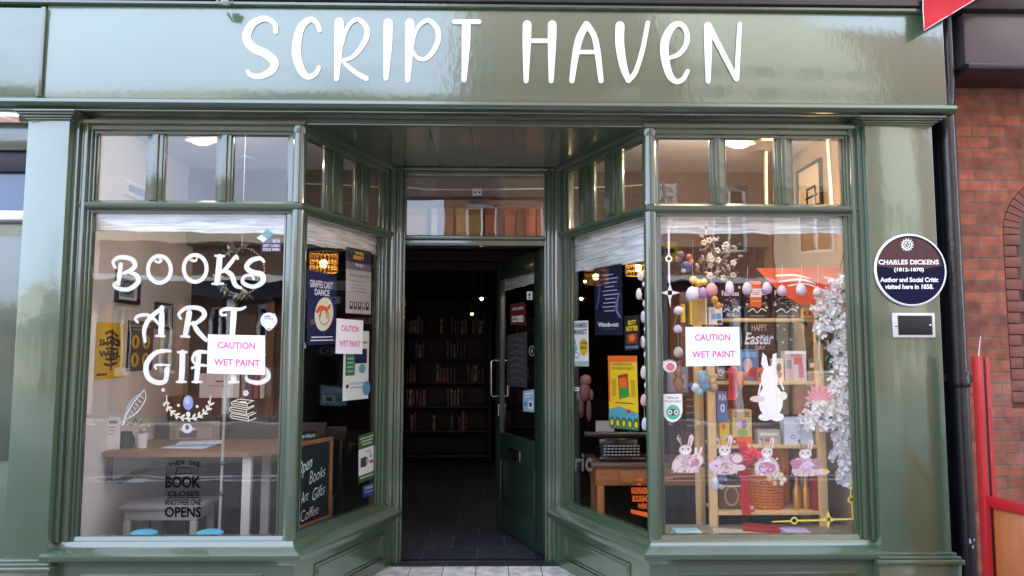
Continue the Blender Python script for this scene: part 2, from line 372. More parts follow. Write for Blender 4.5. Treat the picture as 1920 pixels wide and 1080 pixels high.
# fascia
fx0, fx1 = F0.px(78, 100, .15)[0], F0.px(1771, 100, .15)[0]
mb = MB(); mb.wbox(fx0+.02, fx1, -.15, 0, 3.055, 3.69, PAINTB, .006)
fascia = mb.build('fascia', shop)
FF = F0.off(.15)
A = Art(F0, lambda x, y: F0.px(x, y, .15), .1508)
s1 = lambda c: [(420+x/3.692, y/3.692, w_/3.692) for x, y, w_ in c]
s2 = lambda c: [(920+x/3.5556, y/3.5556, w_/3.5556) for x, y, w_ in c]
for st in [
 [(360,225,30),(350,165,32),(280,131,40),(195,170,54),(158,260,60),(200,330,60),(290,375,58),(348,430,60),(330,490,52),(250,530,38),(192,522,32),(165,497,28)],
 [(663,212,30),(642,160,32),(595,138,40),(530,200,55),(502,340,62),(520,450,58),(560,520,45),(600,532,38),(640,505,32),(657,468,28)],
 [(798,153,62),(795,300,60),(780,548,34)],
 [(818,320,16),(845,215,26),(885,155,28),(935,140,32),(988,195,36),(985,265,38),(940,345,34),(885,400,28),(830,418,22),(808,422,18)],
 [(815,420,18),(870,470,28),(930,515,32),(985,545,34)],
 [(1137,160,62),(1135,300,60),(1122,543,34)],
 [(1287,163,64),(1285,300,60),(1272,558,34)],
 [(1308,310,16),(1330,215,24),(1380,155,30),(1430,150,34),(1480,210,36),(1480,290,36),(1440,370,34),(1390,411,30),(1340,402,26),(1305,355,20)],
 [(1597,153,34),(1680,153,34),(1765,153,34)], [(1677,165,60),(1675,300,58),(1662,556,34)]]:
    A.stroke(s1(st), WHITE, thick=.004)
for st in [
 [(243,167,58),(240,300,54),(236,541,32)], [(410,167,58),(408,300,54),(403,541,32)], [(255,275,30),(325,275,30),(400,275,30)],
 [(541,541,34),(560,400,44),(590,260,50),(638,165,44)], [(638,165,44),(688,240,38),(712,350,40),(735,541,34)], [(575,350,28),(645,350,28),(715,350,28)],
 [(861,175,60),(860,300,58),(885,450,50),(918,538,36)], [(916,538,36),(965,480,32),(1012,330,32),(1046,155,30)],
 [(1178,392,24),(1250,365,32),(1300,300,34),(1305,220,34),(1265,165,36),(1210,182,46),(1163,270,56),(1160,380,56),(1190,500,46),(1235,545,36),(1280,530,32),(1312,477,28)],
 [(1447,178,56),(1448,300,52),(1448,545,32)], [(1449,168,38),(1540,345,36),(1635,530,32)], [(1658,163,30),(1650,300,32),(1638,530,32)]]:
    A.stroke(s2(st), WHITE, thick=.004)
A.mb.build('lettering', fascia)
# cornice under the fascia, top capping
mb = MB(); mb.sweep([(-6, 0), (fx1+.03, 0)], [(0, 3.04), (.165, 3.04), (.195, 3.05), (.205, 3.065), (.2, 3.085), (.175, 3.093), (.165, 3.105), (.152, 3.108), (0, 3.108)], 0, PAINT); mb.build('cornice', shop)
mb = MB(); mb.sweep([(-6, 0), (fx1+.01, 0)], [(0, 3.691), (.16, 3.691), (.172, 3.7), (.172, 3.715), (.165, 3.72), (0, 3.72)], 0, PAINT); mb.sweep([(-6, 0), (fx1+.01, 0)], [(0, 3.721), (.17, 3.721), (.185, 3.73), (.185, 3.76), (.17, 3.77), (0, 3.79)], 0, DARKG); mb.build('cornice', shop)
# soffit under the fascia and over the entrance
mb = MB()
pts = [(-3.0, -.02), (2.62, -.02), (2.62, 0), (XB2, 0), (XC2, YD+.06), (XC, YD+.06), (XB, 0), (-3.0, 0)]
n = len(pts); mb.add([(x, y, 3.0) for x, y in pts]+[(x, y, 3.04) for x, y in pts], [list(range(n)), [n+k for k in range(n)]]+[(k, (k+1) % n, n+(k+1) % n, n+k) for k in range(n)], PAINT)
for k in range(-3, 4): mb.wbox(-.18+k*.27-.004, -.18+k*.27+.004, .1, YD-.02, 2.994, 3.0, PAINT, .001)
mb.wbox(XB+.03, XB2-.03, -.035, .0, 2.985, 2.999, PAINT, .003); mb.wbox(-3.2, 2.62, -.15, -.021, 3.028, 3.039, PAINT, .002)
soffit = mb.build('soffit', shop, 30)

# pilasters
def pilaster(xa, xb, cap_px, base_px, yc, yb, inner):
    x0 = (F0.px(*xa[0], .12)[0]+F0.px(*xa[1], .12)[0])/2; x1 = (F0.px(*xb[0], .12)[0]+F0.px(*xb[1], .12)[0])/2
    zb = F0.px(base_px[0], yb, .16)[1]
    mb = MB(); mb.wbox(x0, x1, -.12, .05, 0, 3.026, PAINTB, .005); p = mb.build('pilaster', shop)
    mb = MB()
    zc = F0.px(*cap_px, .15)[1]; hc = 3.027-zc
    for (e, z0, z1) in ((.012, zc, zc+hc*.22), (.026, zc+hc*.22, zc+hc*.5), (.045, zc+hc*.5, zc+hc*.72), (.06, zc+hc*.72, 3.027)):
        mb.wbox(x0-e, x1+e, -.12-e, .0, z0, z1, PAINT, .006)
    mb.build('capital', p)
    mb = MB(); mb.wbox(x0-.035, x1+.035, -.155, .0, .0, zb-.03, PAINT, .006)
    for (e, z0, z1) in ((.05, zb-.03, zb), (.035, zb, zb+.018), (.018, zb+.018, zb+.035)): mb.wbox(x0-e, x1+e, -.12-e, .001, z0, z1, PAINT, .008)
    mb.build('base', p); return x0, x1
pl0, pl1 = pilaster([(55, 225), (5, 1000)], [(132, 225), (86, 1050)], (95, 222), (45,), 0, 1064, 1)
pr0, pr1 = pilaster([(1625, 235), (1650, 1040)], [(1745, 235), (1787, 1040)], (1690, 232), (1720,), 0, 1050, 0)

# window joinery
SILL = [(-.05, ZS0), (.10, ZS0), (.112, ZS0+.008), (.132, ZS0+.01), (.14, ZS0+.022), (.138, ZS0+.045), (.12, ZS0+.055), (.07, ZS0+.07), (.055, ZS0+.08), (.045, ZS1), (-.05, ZS1)]
TRANS = [(-.035, ZT0), (.018, ZT0), (.022, ZT0+.012), (.04, ZT0+.02), (.052, ZT0+.035), (.052, ZT0+.055), (.035, ZT0+.065), (.02, ZT1), (-.035, ZT1)]
HEAD = [(-.035, ZH0), (.012, ZH0), (.016, ZH0+.015), (.03, ZH0+.022), (.034, ZH0+.045), (.055, ZH0+.055), (.06, ZH1), (-.035, ZH1)]
BOT = [(-.035, ZS1), (.02, ZS1), (.012, ZS1+.022), (-.035, ZS1+.022)]
def upx(fr, a, y=310): return fr.px(a, y, -.01)[0]
def window(label, fr, path, seg, panes_px, low, u0, u1, jambs):
    wdw = None
    mb = MB()
    for prof in (TRANS, HEAD, BOT): mb.sweep(path, prof, seg, PAINT)
    for (a, b, d, z0, z1) in jambs: mb.box(fr, a, b, z0, z1, -.035, d, PAINT, .006)
    wdw = mb.build('display_window', shop); wdw['label'] = label
    mb = MB(); mb.sweep(path, SILL, seg, PAINT); mb.build('sill', wdw)
    # upper panes and mullions
    pp = sorted([tuple(sorted((upx(fr, a), upx(fr, b)))) for a, b in panes_px])
    for i in range(len(pp)-1):
        a, b = pp[i][1], pp[i+1][0]; mb = MB(); c = (a+b)/2
        mb.box(fr, a, b, ZT1, ZH0, -.03, .008, PAINT, .004); mb.box(fr, c-(b-a)*.24, c+(b-a)*.24, ZT1, ZH0, .008, .024, PAINT, .007)
        mb.build('mullion', wdw)
    for a, b in pp:
        mb = MB(); mb.box(fr, a-.01, b+.01, ZT1-.01, ZH0+.01, -.018, -.012, GLASS, 0); mb.build('pane', wdw, 0)
    mb = MB()
    for k, (a, b) in enumerate(pp):      # jamb stiles of the top lights
        pass
    lo = sorted((fr.px(low[0], 700, -.01)[0], fr.px(low[1], 700, -.01)[0]))
    mb = MB(); mb.box(fr, lo[0]-.01, lo[1]+.01, ZS1+.01, ZT0+.01, -.018, -.012, GLASS, 0); pane = mb.build('pane', wdw, 0)
    mb = MB()
    e = .012
    for (a, b) in pp: 
        mb.box(fr, a-.001, a+e, ZT1, ZH0, -.012, .0, PAINT, .003); mb.box(fr, b-e, b+.001, ZT1, ZH0, -.012, .0, PAINT, .003)
    mb.box(fr, lo[0]-.001, lo[0]+e, ZS1+.02, ZT0, -.012, .004, PAINT, .003); mb.box(fr, lo[1]-e, lo[1]+.001, ZS1+.02, ZT0, -.012, .004, PAINT, .003)
    mb.build('glazing_bead', wdw)
    return wdw
Fm = lambda pts, d=0: sum(F0.px(x, y, d)[0] for x, y in pts)/len(pts)
gl = Fm([(178, 402), (147, 990)], -.01); gr = Fm([(537, 402), (525, 995)], -.01)
hl = Fm([(1233, 405), (1244, 995)], -.01); hr = Fm([(1585, 405), (1601, 995)], -.01)
def jl(x0, x1, sgn):       # stepped jamb mouldings between pilaster and glass
    w_ = (x1-x0)
    a = [(x0, x0+w_*.30, .07), (x0+w_*.30, x0+w_*.45, .045), (x0+w_*.45, x0+w_*.72, .055), (x0+w_*.72, x0+w_*.86, .03), (x0+w_*.86, x1, .012)]
    if sgn < 0: a = [(x0+x1-b, x0+x1-c, d) for (c, b, d) in a]
    return [(p, q, d, ZS1, ZH1-.001) for p, q, d in a]
WL = window('left street window below three small panes', F0, PL, 0, [(183, 279), (307, 410), (435, 543)], (158, 530), 0, 0,
            jl(pl1+.0, gl, 1)+[(gr, XB-.001, .01, ZS1, ZH1)])
WR = window('right street window full of spring decorations', F0, PR, 1, [(1232, 1333), (1357, 1455), (1482, 1578)], (1239, 1594), 0, 0,
            jl(hr, pr0, -1)+[(XB2+.001, hl, .01, ZS1, ZH1)])
lo = FRL.px(708, 700, -.01)[0]
WLR = window('angled left return window beside the doorway', FRL, PL, 1, [(568, 609), (640, 666), (691, 713)], (564, 707), 0, 0,
             [(lo, LR, .02, ZS1, ZH1), (lo+.03, LR, .035, ZS1, ZH1)])
lo2 = FRR.px(1073, 700, -.01)[0]
WRR = window('angled right return window beside the doorway', FRR, PR, 0, [(1068, 1088), (1114, 1137), (1166, 1208)], (1074, 1221), 0, 0,
             [(0, lo2, .02, ZS1, ZH1), (0, lo2-.03, .035, ZS1, ZH1)])
for x in (XB, XB2):          # rounded corner posts
    mb = MB(); sx = 1 if x < 0 else -1
    mb.tube([(x+.0*sx, -.002, ZS1), (x, -.002, ZT0+.02)], .042, PAINT, 20); mb.tube([(x, -.002, ZT1-.01), (x, -.002, ZH1-.02)], .042, PAINT, 20)
    mb.lathe((x, -.002, 0), [(.043, ZH1-.07), (.046, ZH1-.06), (.046, ZH1-.002)], PAINT)
    mb.build('corner_post', shop, 60)
# stall risers
def riser(path, seg, fr, ua, ub):
    mb = MB(); mb.sweep(path, [(-.05, -.02), (.07, -.02), (.07, ZS0), (-.05, ZS0)], seg, PAINTB); r = mb.build('stall_riser', shop)
    mb = MB(); z1 = ZS0-.075; z0 = .06
    for q, (i, d0, d1) in enumerate(((0, .07, .082), (.022, .07, .076))):
        w_ = .02
        a, b = ua+i, ub-i
        mb.box(fr, a, b, z1-i-w_, z1-i, d0-.003, d1, PAINT, .004); mb.box(fr, a, b, z0+i, z0+i+w_, d0-.003, d1, PAINT, .004)
        mb.box(fr, a, a+w_, z0+i+w_, z1-i-w_, d0-.003, d1-.001, PAINT, .004); mb.box(fr, b-w_, b, z0+i+w_, z1-i-w_, d0-.003, d1-.001, PAINT, .004)
    mb.sweep(path, [(.07, ZS0-.025), (.09, ZS0-.025), (.1, ZS0-.001), (.07, ZS0-.001)], seg, PAINT)
    mb.build('panel_moulding', r)
riser(PL, 0, F0, -2.45, XB-.13); riser(PL, 1, FRL, .16, LR-.16); riser(PR, 0, FRR, .16, LRR-.16); riser(PR, 1, F0, XB2+.13, 2.15)
mb = MB(); mb.wbox(-2.68, XB-.1, .05, .22, .385, .41, PAINT); mb.build('window_ledge', shop)
mb = MB(); mb.wbox(XB2+.1, 2.36, .05, .5, .385, .41, mat('window_board', (150, 140, 120), .6)); mb.build('window_ledge', shop)

# door frame, fanlight
OX0, OX1 = FD.px(757, 700)[0], FD.px(1021, 700)[0]
DZ0, DZ1 = 2.385, 2.45
mb = MB()
for a, b, sg in ((XC, OX0, 1), (OX1, XC2, -1)):
    w_ = b-a
    segs = [(0, .42, .05), (.42, .62, .03), (.62, .85, .042), (.85, 1, .015)]
    if sg < 0: segs = [(1-q, 1-p, d) for p, q, d in segs]
    for p, q, d in segs: mb.box(FD, a+w_*p, a+w_*q, 0, 2.999, -.06, d, PAINT, .006)
FZ1 = FD.px(890, 331)[1]
mb.box(FD, OX0, OX1, DZ0, DZ1-.02, -.05, .02, PAINT, .005); mb.box(FD, OX0, OX1, DZ1-.02, DZ1+.012, -.05, .045, PAINT, .01)
mb.box(FD, OX0, OX1, FZ1, FZ1+.04, -.05, .02, PAINT, .006); mb.box(FD, XC+.02, XC2-.02, FZ1+.04, 2.999, -.05, .035, PAINT, .006)
df = mb.build('door_frame', shop)
mb = MB(); mb.box(FD, OX0, OX1, DZ1+.01, FZ1+.005, -.03, -.024, GLASS, 0); mb.build('pane', df, 0)
mb = MB(); mb.box(FD, OX0-.05, OX1+.05, .0005, .008, -.06, .0, DARKG, .003); mb.build('threshold', df)

# open door leaf
FDO = Fr((OX1-.012, YD+.05, 0), (-.345, .94, 0), (-.94, -.345, 0)); DW = 1.06
dzb, dzt = .034, 2.37
g0, g1, gz0, gz1 = .17, DW-.12, .86, 2.21
mb = MB()
T = .045
mb.box(FDO, 0, g0, dzb, dzt, -T, 0, DOORP); mb.box(FDO, g1, DW, dzb, dzt, -T, 0, DOORP)
mb.box(FDO, g0, g1, gz1, dzt, -T, 0, DOORP); mb.box(FDO, g0, g1, gz0-.22, gz0, -T, 0, DOORP); mb.box(FDO, g0, g1, dzb, .26, -T, 0, DOORP)
mb.box(FDO, g0, g1, .26, gz0-.22, -T+.014, -.014, DOORP)
for a, b, z0, z1 in ((g0, g1, .26, .275), (g0, g1, gz0-.235, gz0-.22), (g0, g0+.015, .26, gz0-.22), (g1-.015, g1, .26, gz0-.22)): mb.box(FDO, a, b, z0, z1, -.014, .004, DOORP)
door = mb.build('door', shop); door['label'] = 'dark green half glazed door standing open into the shop'
mb = MB(); mb.box(FDO, g0-.005, g1+.005, gz0-.005, gz1+.005, -T/2-.003, -T/2+.003, GLASS, 0); mb.build('pane', door, 0)
mb = MB()
hz = 1.3
mb.tube([FDO.P(DW-.05, hz-.13, .0), FDO.P(DW-.05, hz-.13, .05), FDO.P(DW-.05, hz-.11, .06), FDO.P(DW-.05, hz+.17, .06), FDO.P(DW-.05, hz+.19, .05), FDO.P(DW-.05, hz+.19, 0)], .009, STEEL)
mb.tube([FDO.P(DW-.03, hz+.19, -T), FDO.P(DW-.03, hz+.19, -T-.06), FDO.P(DW-.03, hz-.13, -T-.06), FDO.P(DW-.03, hz-.13, -T)], .009, STEEL)
mb.build('handle', door)
mb = MB(); mb.box(FDO, DW-.1, DW-.04, 1.0, 1.1, 0, .012, STEEL); mb.build('lock', door)
mb = MB(); lc = FDO.px(964, 870)[0]; mb.box(FDO, lc-.14, lc+.14, .67, .75, 0, .008, STEEL, .003); mb.box(FDO, lc-.11, lc+.11, .685, .735, .008, .014, BLACK, .003); mb.build('letterbox', door)

# ------------------------------------------------------------ the row either side
nb = thing('neighbour_shop', (-4, 0, 0), 'green panelled shopfront with blue tinted upper glass cut by the left edge of the photo', 'shop')
mb = MB(); mb.wbox(-12, fx0-.012, -.15, 0, 3.055, 3.675, PAINTB, .006); mb.build('fascia', nb)
mb = MB(); mb.wbox(fx0-.012, fx0+.02, -.165, -.02, 3.109, 3.675, PAINT, .006); mb.build('seam_bead', nb)
mb = MB(); mb.wbox(-12, -2.95, .02, 5, 3.75, 8.2, BRICK2, 0); mb.build('upper_wall', nb, 0)
zs = F0.px(25, 405, .0)[1]
mb = MB(); mb.wbox(-6, pl0-.0, .06, .12, .0, zs-.03, PAINTB, 0); mb.wbox(-6, pl0-.03, .045, .06, .9, zs-.12, PAINT); mb.build('panel', nb)
mb = MB(); mb.wbox(-6, pl0-.002, -.03, .1, zs-.03, zs+.03, WHITE, .008); mb.build('sill', nb)
mb = MB(); mb.wbox(-6, pl0-.002, .07, .08, zs+.031, 2.69, mat('blue_tinted_glass', (78, 98, 130), .12, .04, 2, coat=.5), 0); mb.build('window', nb, 0)
mb = MB(); mb.wbox(-6, pl0-.002, .03, .12, 2.69, 2.82, mat('navy_blind_box', (34, 38, 52), .5), .006); mb.wbox(-6, pl0-.002, .0, .12, 2.82, 2.999, PAINT, .006); mb.build('blind_box', nb)

YB = .28
br = thing('brick_building', (4, YB, 0), 'red brick building with arched window and dark fascia box at the right edge', 'building')
ac = Vector((F0.px(1992, 440, -YB)[0], 0, F0.px(1992, 440, -YB)[1])); rr = (F0.px(1992, 440, -YB)[0]-F0.px(1912, 440, -YB)[0]); ro = (F0.px(1992, 440, -YB)[0]-F0.px(1880, 440, -YB)[0])
# wall with arched opening
mb = MB(); N = 24
arc = [(ac.x-ro*math.cos(math.pi*k/N), ac.z+ro*math.sin(math.pi*k/N)) for k in range(N+1)]
zb_ = 1.2
lp = [(2.43, -.3), (12, -.3), (12, 7), (2.43, 7)]
for y in (YB,):
    # left field, right field, under, over in strips
    q = [(2.43, -.3), (ac.x-ro, -.3), (ac.x-ro, ac.z)]+arc[1:N//2+1]+[(ac.x, 7), (2.43, 7)]
    mb.add([(a, y, b) for a, b in q]+[(a, y+.22, b) for a, b in q], [list(range(len(q)))]+[(k, (k+1) % len(q), len(q)+(k+1) % len(q), len(q)+k) for k in range(len(q))], BRICK)
    q = [(ac.x, 7)]+arc[N//2:]+[(ac.x+ro, -.3), (12, -.3), (12, 7)]
    mb.add([(a, y, b) for a, b in q]+[(a, y+.22, b) for a, b in q], [list(range(len(q)))]+[(k, (k+1) % len(q), len(q)+(k+1) % len(q), len(q)+k) for k in range(len(q))], BRICK)
    mb.wbox(ac.x-ro, ac.x+ro, y+.001, y+.2, -.3, zb_, BRICK, 0)
mb.wbox(2.43, 12, .6, 5, 4.2, 8.4, BRICK, 0)
mb.build('wall', br, 0)
mb = MB()
for k in range(N+8):
    b1 = mat('arch_brick', (128, 80, 68), .8, .35, 9, .3, 60)
    if k < N:
        a0, a1 = math.pi*(k+.07)/N, math.pi*(k+.93)/N
        q = [(ac.x-r_*math.cos(a), ac.z+r_*math.sin(a)) for r_, a in ((rr, a0), (ro-.004, a0), (ro-.004, a1), (rr, a1))]
        mb.add([(a, YB-.004, b) for a, b in q]+[(a, YB+.2, b) for a, b in q], [(0, 1, 2, 3), (4, 5, 6, 7), (0, 1, 5, 4), (1, 2, 6, 5), (2, 3, 7, 6), (3, 0, 4, 7)], b1)
k = 0; z = ac.z-.075
while z > zb_:
    mb.wbox(ac.x-ro+.004, ac.x-rr-(.03 if k % 2 else 0), YB-.004, YB+.2, z+.004, z+.071, b1, .002); mb.wbox(ac.x+rr, ac.x+ro-.004, YB-.004, YB+.2, z+.004, z+.071, b1, .002); z -= .075; k += 1
mb.build('window_arch', br)
mb = MB(); MORT = mat('old_mortar', (92, 66, 54), .9)
q = [(ac.x-(ro+.002)*math.cos(math.pi*k/N), ac.z+(ro+.002)*math.sin(math.pi*k/N)) for k in range(N+1)]+[(ac.x+ro, zb_), (ac.x-ro, zb_)]
mb.add([(a, YB+.12, b) for a, b in q], [list(range(len(q)))], mat('dark_window_glass', (24, 22, 24), .1, .1, 3, coat=.4)); 
q2 = [(ac.x-(ro)*math.cos(math.pi*k/N), ac.z+(ro)*math.sin(math.pi*k/N)) for k in range(N+1)]; q3 = [(ac.x-(rr-.002)*math.cos(math.pi*k/N), ac.z+(rr-.002)*math.sin(math.pi*k/N)) for k in range(N+1)]
mb.add([(a, YB+.01, b) for a, b in q2+q3], [(k, k+1, N+2+k, N+1+k) for k in range(N)], MORT)
mb.wbox(ac.x-ro, ac.x-rr-.002, YB+.01, YB+.1, zb_, ac.z, MORT, 0)
mb.build('window', br, 0)
bx0 = F0.px(1790, 80, -.05)[0]; bz0 = F0.px(1850, 132, .05)[1]; bz1 = F0.px(1850, 24, .05)[1]
mb = MB(); 
mb.wbox(bx0, 12, -.05, YB, bz0+.04, bz1, mat('weathered_dark_fascia', (88, 80, 84), .3, .2, 1.5, .06, 10, .4), .01)
mb.wbox(bx0-.0, 12, -.08, YB, bz0, bz0+.039, DARKG, .01); mb.wbox(bx0-.04, 12, -.1, YB, bz1+.001, bz1+.16, DARKG, .02); mb.wbox(bx0-.02, 12, -.14, YB, bz1+.17, bz1+.6, BLACKP, .02)
mb.build('fascia', br)
# drainpipe
px_ = F0.px(1783, 240, .02)[0]; pxx = (px_+F0.px(1822, 1000, .02)[0])/2
dp = thing('drainpipe', (pxx, 0, 0), 'thick black painted drainpipe running down between the green pilaster and brick wall', 'drainpipe')
mb = MB(); mb.tube([(pxx, .03, -.1), (pxx, .03, 3.9)], .053, BLACKP, 20); mb.build('pipe', dp, 60)
zk = F0.px(1790, 712, .05)[1]
mb = MB()
for z in (zk, zk+2.3):
    mb.tube([(pxx, .03, z-.05), (pxx, .03, z-.045), (pxx, .03, z-.02), (pxx, .03, z-.02), (pxx, .03, z+.035), (pxx, .03, z+.035), (pxx, .03, z+.05)], [.058, .066, .066, .061, .061, .067, .067], BLACKP, 20)
    mb.wbox(pxx-.12, pxx+.12, .06, .08, z-.02, z+.03, BLACKP)
mb.build('bracket', dp, 60)
mb = MB(); mb.wbox(pr1+.0, pxx+.02, .09, .12, 0, 3.7, BLACKP, .004); mb.wbox(pxx-.03, pxx+.06, .1, .3, 0, 3.9, BLACKP, .01); mb.build('backing_board', dp)
mb = MB(); mb.tube([(pxx+.01, .04, 3.0), (pxx+.012, .0, 3.3), (pxx+.0, -.02, 3.75)], .035, BLACKP, 12); mb.build('upper_pipe', dp, 60)
mb = MB()
for k in range(5):
    z = .38+random.random()*.12; a = random.uniform(-1.9, -1.2); r_ = .054
    mb.ball((pxx+math.cos(a)*r_, .03+math.sin(a)*r_, z), random.uniform(.004, .009), pr((170, 175, 190)), 7, (1, .4, 1.8))
mb.build('flaking_paint', dp)

# red screen of the neighbour
po = F0.px(1836, 700, .30)
FS = Fr((po[0]+.02, -.30, 0), (.22, -1, 0), (-1, -.22, 0))
ss = thing('red_screen', (po[0], -.3, 0), 'red framed wood panelled screen with glass top standing by the brick wall', 'screen')
zt = F0.px(1836, 668, .3)[1]; zr = F0.px(1853, 935, .3)[1]
mb = MB(); f3 = Fr((po[0]-.03, -.3, 0), (1, 0, 0), (0, -1, 0))
mb.box(f3, 0, .036, -.05, zt, -.02, .03, REDP, .004); mb.box(f3, .04, .052, -.05, zt-.01, -.03, .02, BLACK, .002); mb.box(f3, .056, .082, -.05, zt-.005, -.03, .02, REDP, .004)
mb.build('post', ss)
mb = MB(); mb.box(FS, .02, 1.6, zr-.045, zr+.02, -.02, .025, REDP, .006); mb.box(FS, .02, 1.6, -.05, .08, -.02, .025, REDP, .006); mb.build('rail', ss)
mb = MB()
for k in range(7): mb.box(FS, .03+k*.2, .03+k*.2+.196, .08, zr-.045, -.01, .008, VWOOD, .006)
mb.build('wood_panel', ss)
mb = MB(); mb.box(FS, .03, 1.6, zr+.02, zt-.12, -.002, .004, GLASS, 0); mb.build('pane', ss, 0)
mb = MB(); mb.tube([(po[0]+.0, -.3, zt-.01), (po[0]+.012, -.3, zt+.07), (po[0]+.02, -.3, zt+.12)], [.004, .003, .002], pr((210, 190, 190)), 6); mb.build('wire', ss)

# hanging red flag, top right
FG = Fr((0, -.215, 0), (1, 0, 0), (0, -1, 0))
P0 = [FG.px(*p) for p in ((1731, -60), (1733, 57), (1925, -60))]
mb = MB(); 
def flagpt(a, b): # barycentric rows
    return None
rows = 10; vs = []; fs = []; idx = {}
for i in range(rows+1):
    for j in range(rows+1-i):
        a, b = i/rows, j/rows; c_ = 1-a-b
        u = P0[0][0]*c_+P0[1][0]*a+P0[2][0]*b; z = P0[0][1]*c_+P0[1][1]*a+P0[2][1]*b
        idx[(i, j)] = len(vs); vs.append(FG.P(u, z, .006*math.sin(u*40)+.004*math.sin(z*25)))
for i in range(rows):
    for j in range(rows-i):
        fs.append((idx[i, j], idx[i+1, j], idx[i, j+1]))
        if j < rows-i-1: fs.append((idx[i+1, j], idx[i+1, j+1], idx[i, j+1]))
n = len(vs); vs2 = vs+[v+Vector((0, .003, 0)) for v in vs]
mb.add(vs2, fs+[tuple(n+k for k in f) for f in fs], REDF); fl = mb.build('bunting_flag', smooth=60)
tag(fl, 'bright red pointed bunting flag hanging over the top right of the green fascia', 'flag')
mb = MB(); q = lambda a, b, t: FG.P(a[0]*(1-t)+b[0]*t, a[1]*(1-t)+b[1]*t, .006*math.sin((a[0]*(1-t)+b[0]*t)*40)+.004*math.sin((a[1]*(1-t)+b[1]*t)*25))
mb.tube([q(P0[0], P0[1], k/8) for k in range(9)]+[q(P0[1], P0[2], k/12) for k in range(1, 13)], .003, pr((235, 205, 205)), 6); mb.build('hem', fl, 60)

# small hook lamp over the sign
hx, hz_ = F0.px(420, 5, .22)
hk = thing('cable_clip', (hx, -.2, hz_), 'small grey cable clip on the top edge of the fascia above the letter S', 'clip')
mb = MB(); mb.tube([(hx-.05, -.21, hz_+.03), (hx-.03, -.23, hz_-.01), (hx+.02, -.235, hz_-.02), (hx+.05, -.21, hz_+.01)], .008, pr((120, 125, 115)), 8); mb.wbox(hx-.015, hx+.03, -.24, -.2, hz_-.01, hz_+.02, pr((150, 155, 150))); mb.build('clip_body', hk)

# ------------------------------------------------------------ across the street (seen in the glass and the gloss paint)
STO = mat('pale_stone', (222, 206, 180), .8, .12, 1.5, .1, 20)
def far_house(x0, x1, h, wallm, label, nwin, rows_, wz=1.3):
    t = thing('street_house', ((x0+x1)/2, -14, 0), label, 'building')
    mb = MB(); step = (x1-x0)/nwin; ww = step*.42
    zs_ = [0, .9]
    rws = [(1.0+k*3.1, 1.0+k*3.1+1.7) for k in range(rows_)]
    # wall pieces around openings
    zz = 0
    for (a, b) in rws:
        mb.wbox(x0, x1, -14.6, -14, zz, a, wallm, 0)
        for k in range(nwin+1):
            l = x0 if k == 0 else x0+step*(k-.5)+ww/2; r_ = x1 if k == nwin else x0+step*(k+.5)-ww/2
            mb.wbox(l, r_, -14.6, -14, a, b, wallm, 0)
        zz = b
    mb.wbox(x0, x1, -14.6, -14, zz, h, wallm, 0); mb.wbox(x0, x1, -20, -14.61, 0, h, wallm, 0)
    mb.build('wall', t, 0)
    for (a, b) in rws:
        for k in range(nwin):
            c = x0+step*(k+.5); mb = MB()
            for q, r_, s_, e_ in ((c-ww/2, c+ww/2, a, a+.08), (c-ww/2, c+ww/2, b-.08, b), (c-ww/2, c-ww/2+.08, a+.08, b-.08), (c+ww/2-.08, c+ww/2, a+.08, b-.08), (c-.03, c+.03, a+.08, b-.08)): mb.wbox(q, r_, -14.2, -14.1, s_, e_, WHITE, 0)
            wo = mb.build('window', t, 0); mb = MB(); mb.wbox(c-ww/2, c+ww/2, -14.28, -14.21, a, b, BLACK, 0); mb.build('pane', wo, 0)
    mb = MB(); mb.wbox(x0-.05, x1+.05, -20.1, -13.8, h, h+.25, STO, 0); mb.build('roof', t, 0)
    mb = MB(); mb.wbox(x0+.02, x1-.02, -13.98, -13.7, 2.85, 3.3, random.choice([WOODD, DARKG, mat('maroon_fascia', (90, 34, 34), .4)]), 0); mb.wbox(x0+.02, x1-.02, -13.98, -13.55, 3.3, 3.42, WHITE, 0); mb.build('shop_fascia', t, 0)
    k = x0+.3
    while k < x1-.4: mb = MB(); mb.wbox(k, k+.18, -13.99, -13.8, 0, 2.85, random.choice([WHITE, WOODD, STO, WOODM]), 0); mb.build('shop_pilaster', t, 0); k += random.uniform(.9, 1.9)
    return t
far_house(-30, -10, 4.6, STO, 'low pale stone house across the street at the far left', 7, 1)
far_house(-10, -5.2, 4.3, mat('brown_render', (120, 92, 76), .8, .2, 2), 'low brown house across the street mirrored in the left window', 4, 1)
far_house(-5.15, -1.6, 3.9, BRICK2, 'low brick house across the street mirrored in the left window', 3, 1)
far_house(-1.55, 7, 19, BRICK2, 'tall brick house across the street mirrored in the right window', 4, 4)
far_house(7.05, 16, 20, STO, 'tall pale stone house across the street at the right', 4, 3)
far_house(16.05, 34, 17, BRICK2, 'brick terrace house across the street at the far right', 7, 2)

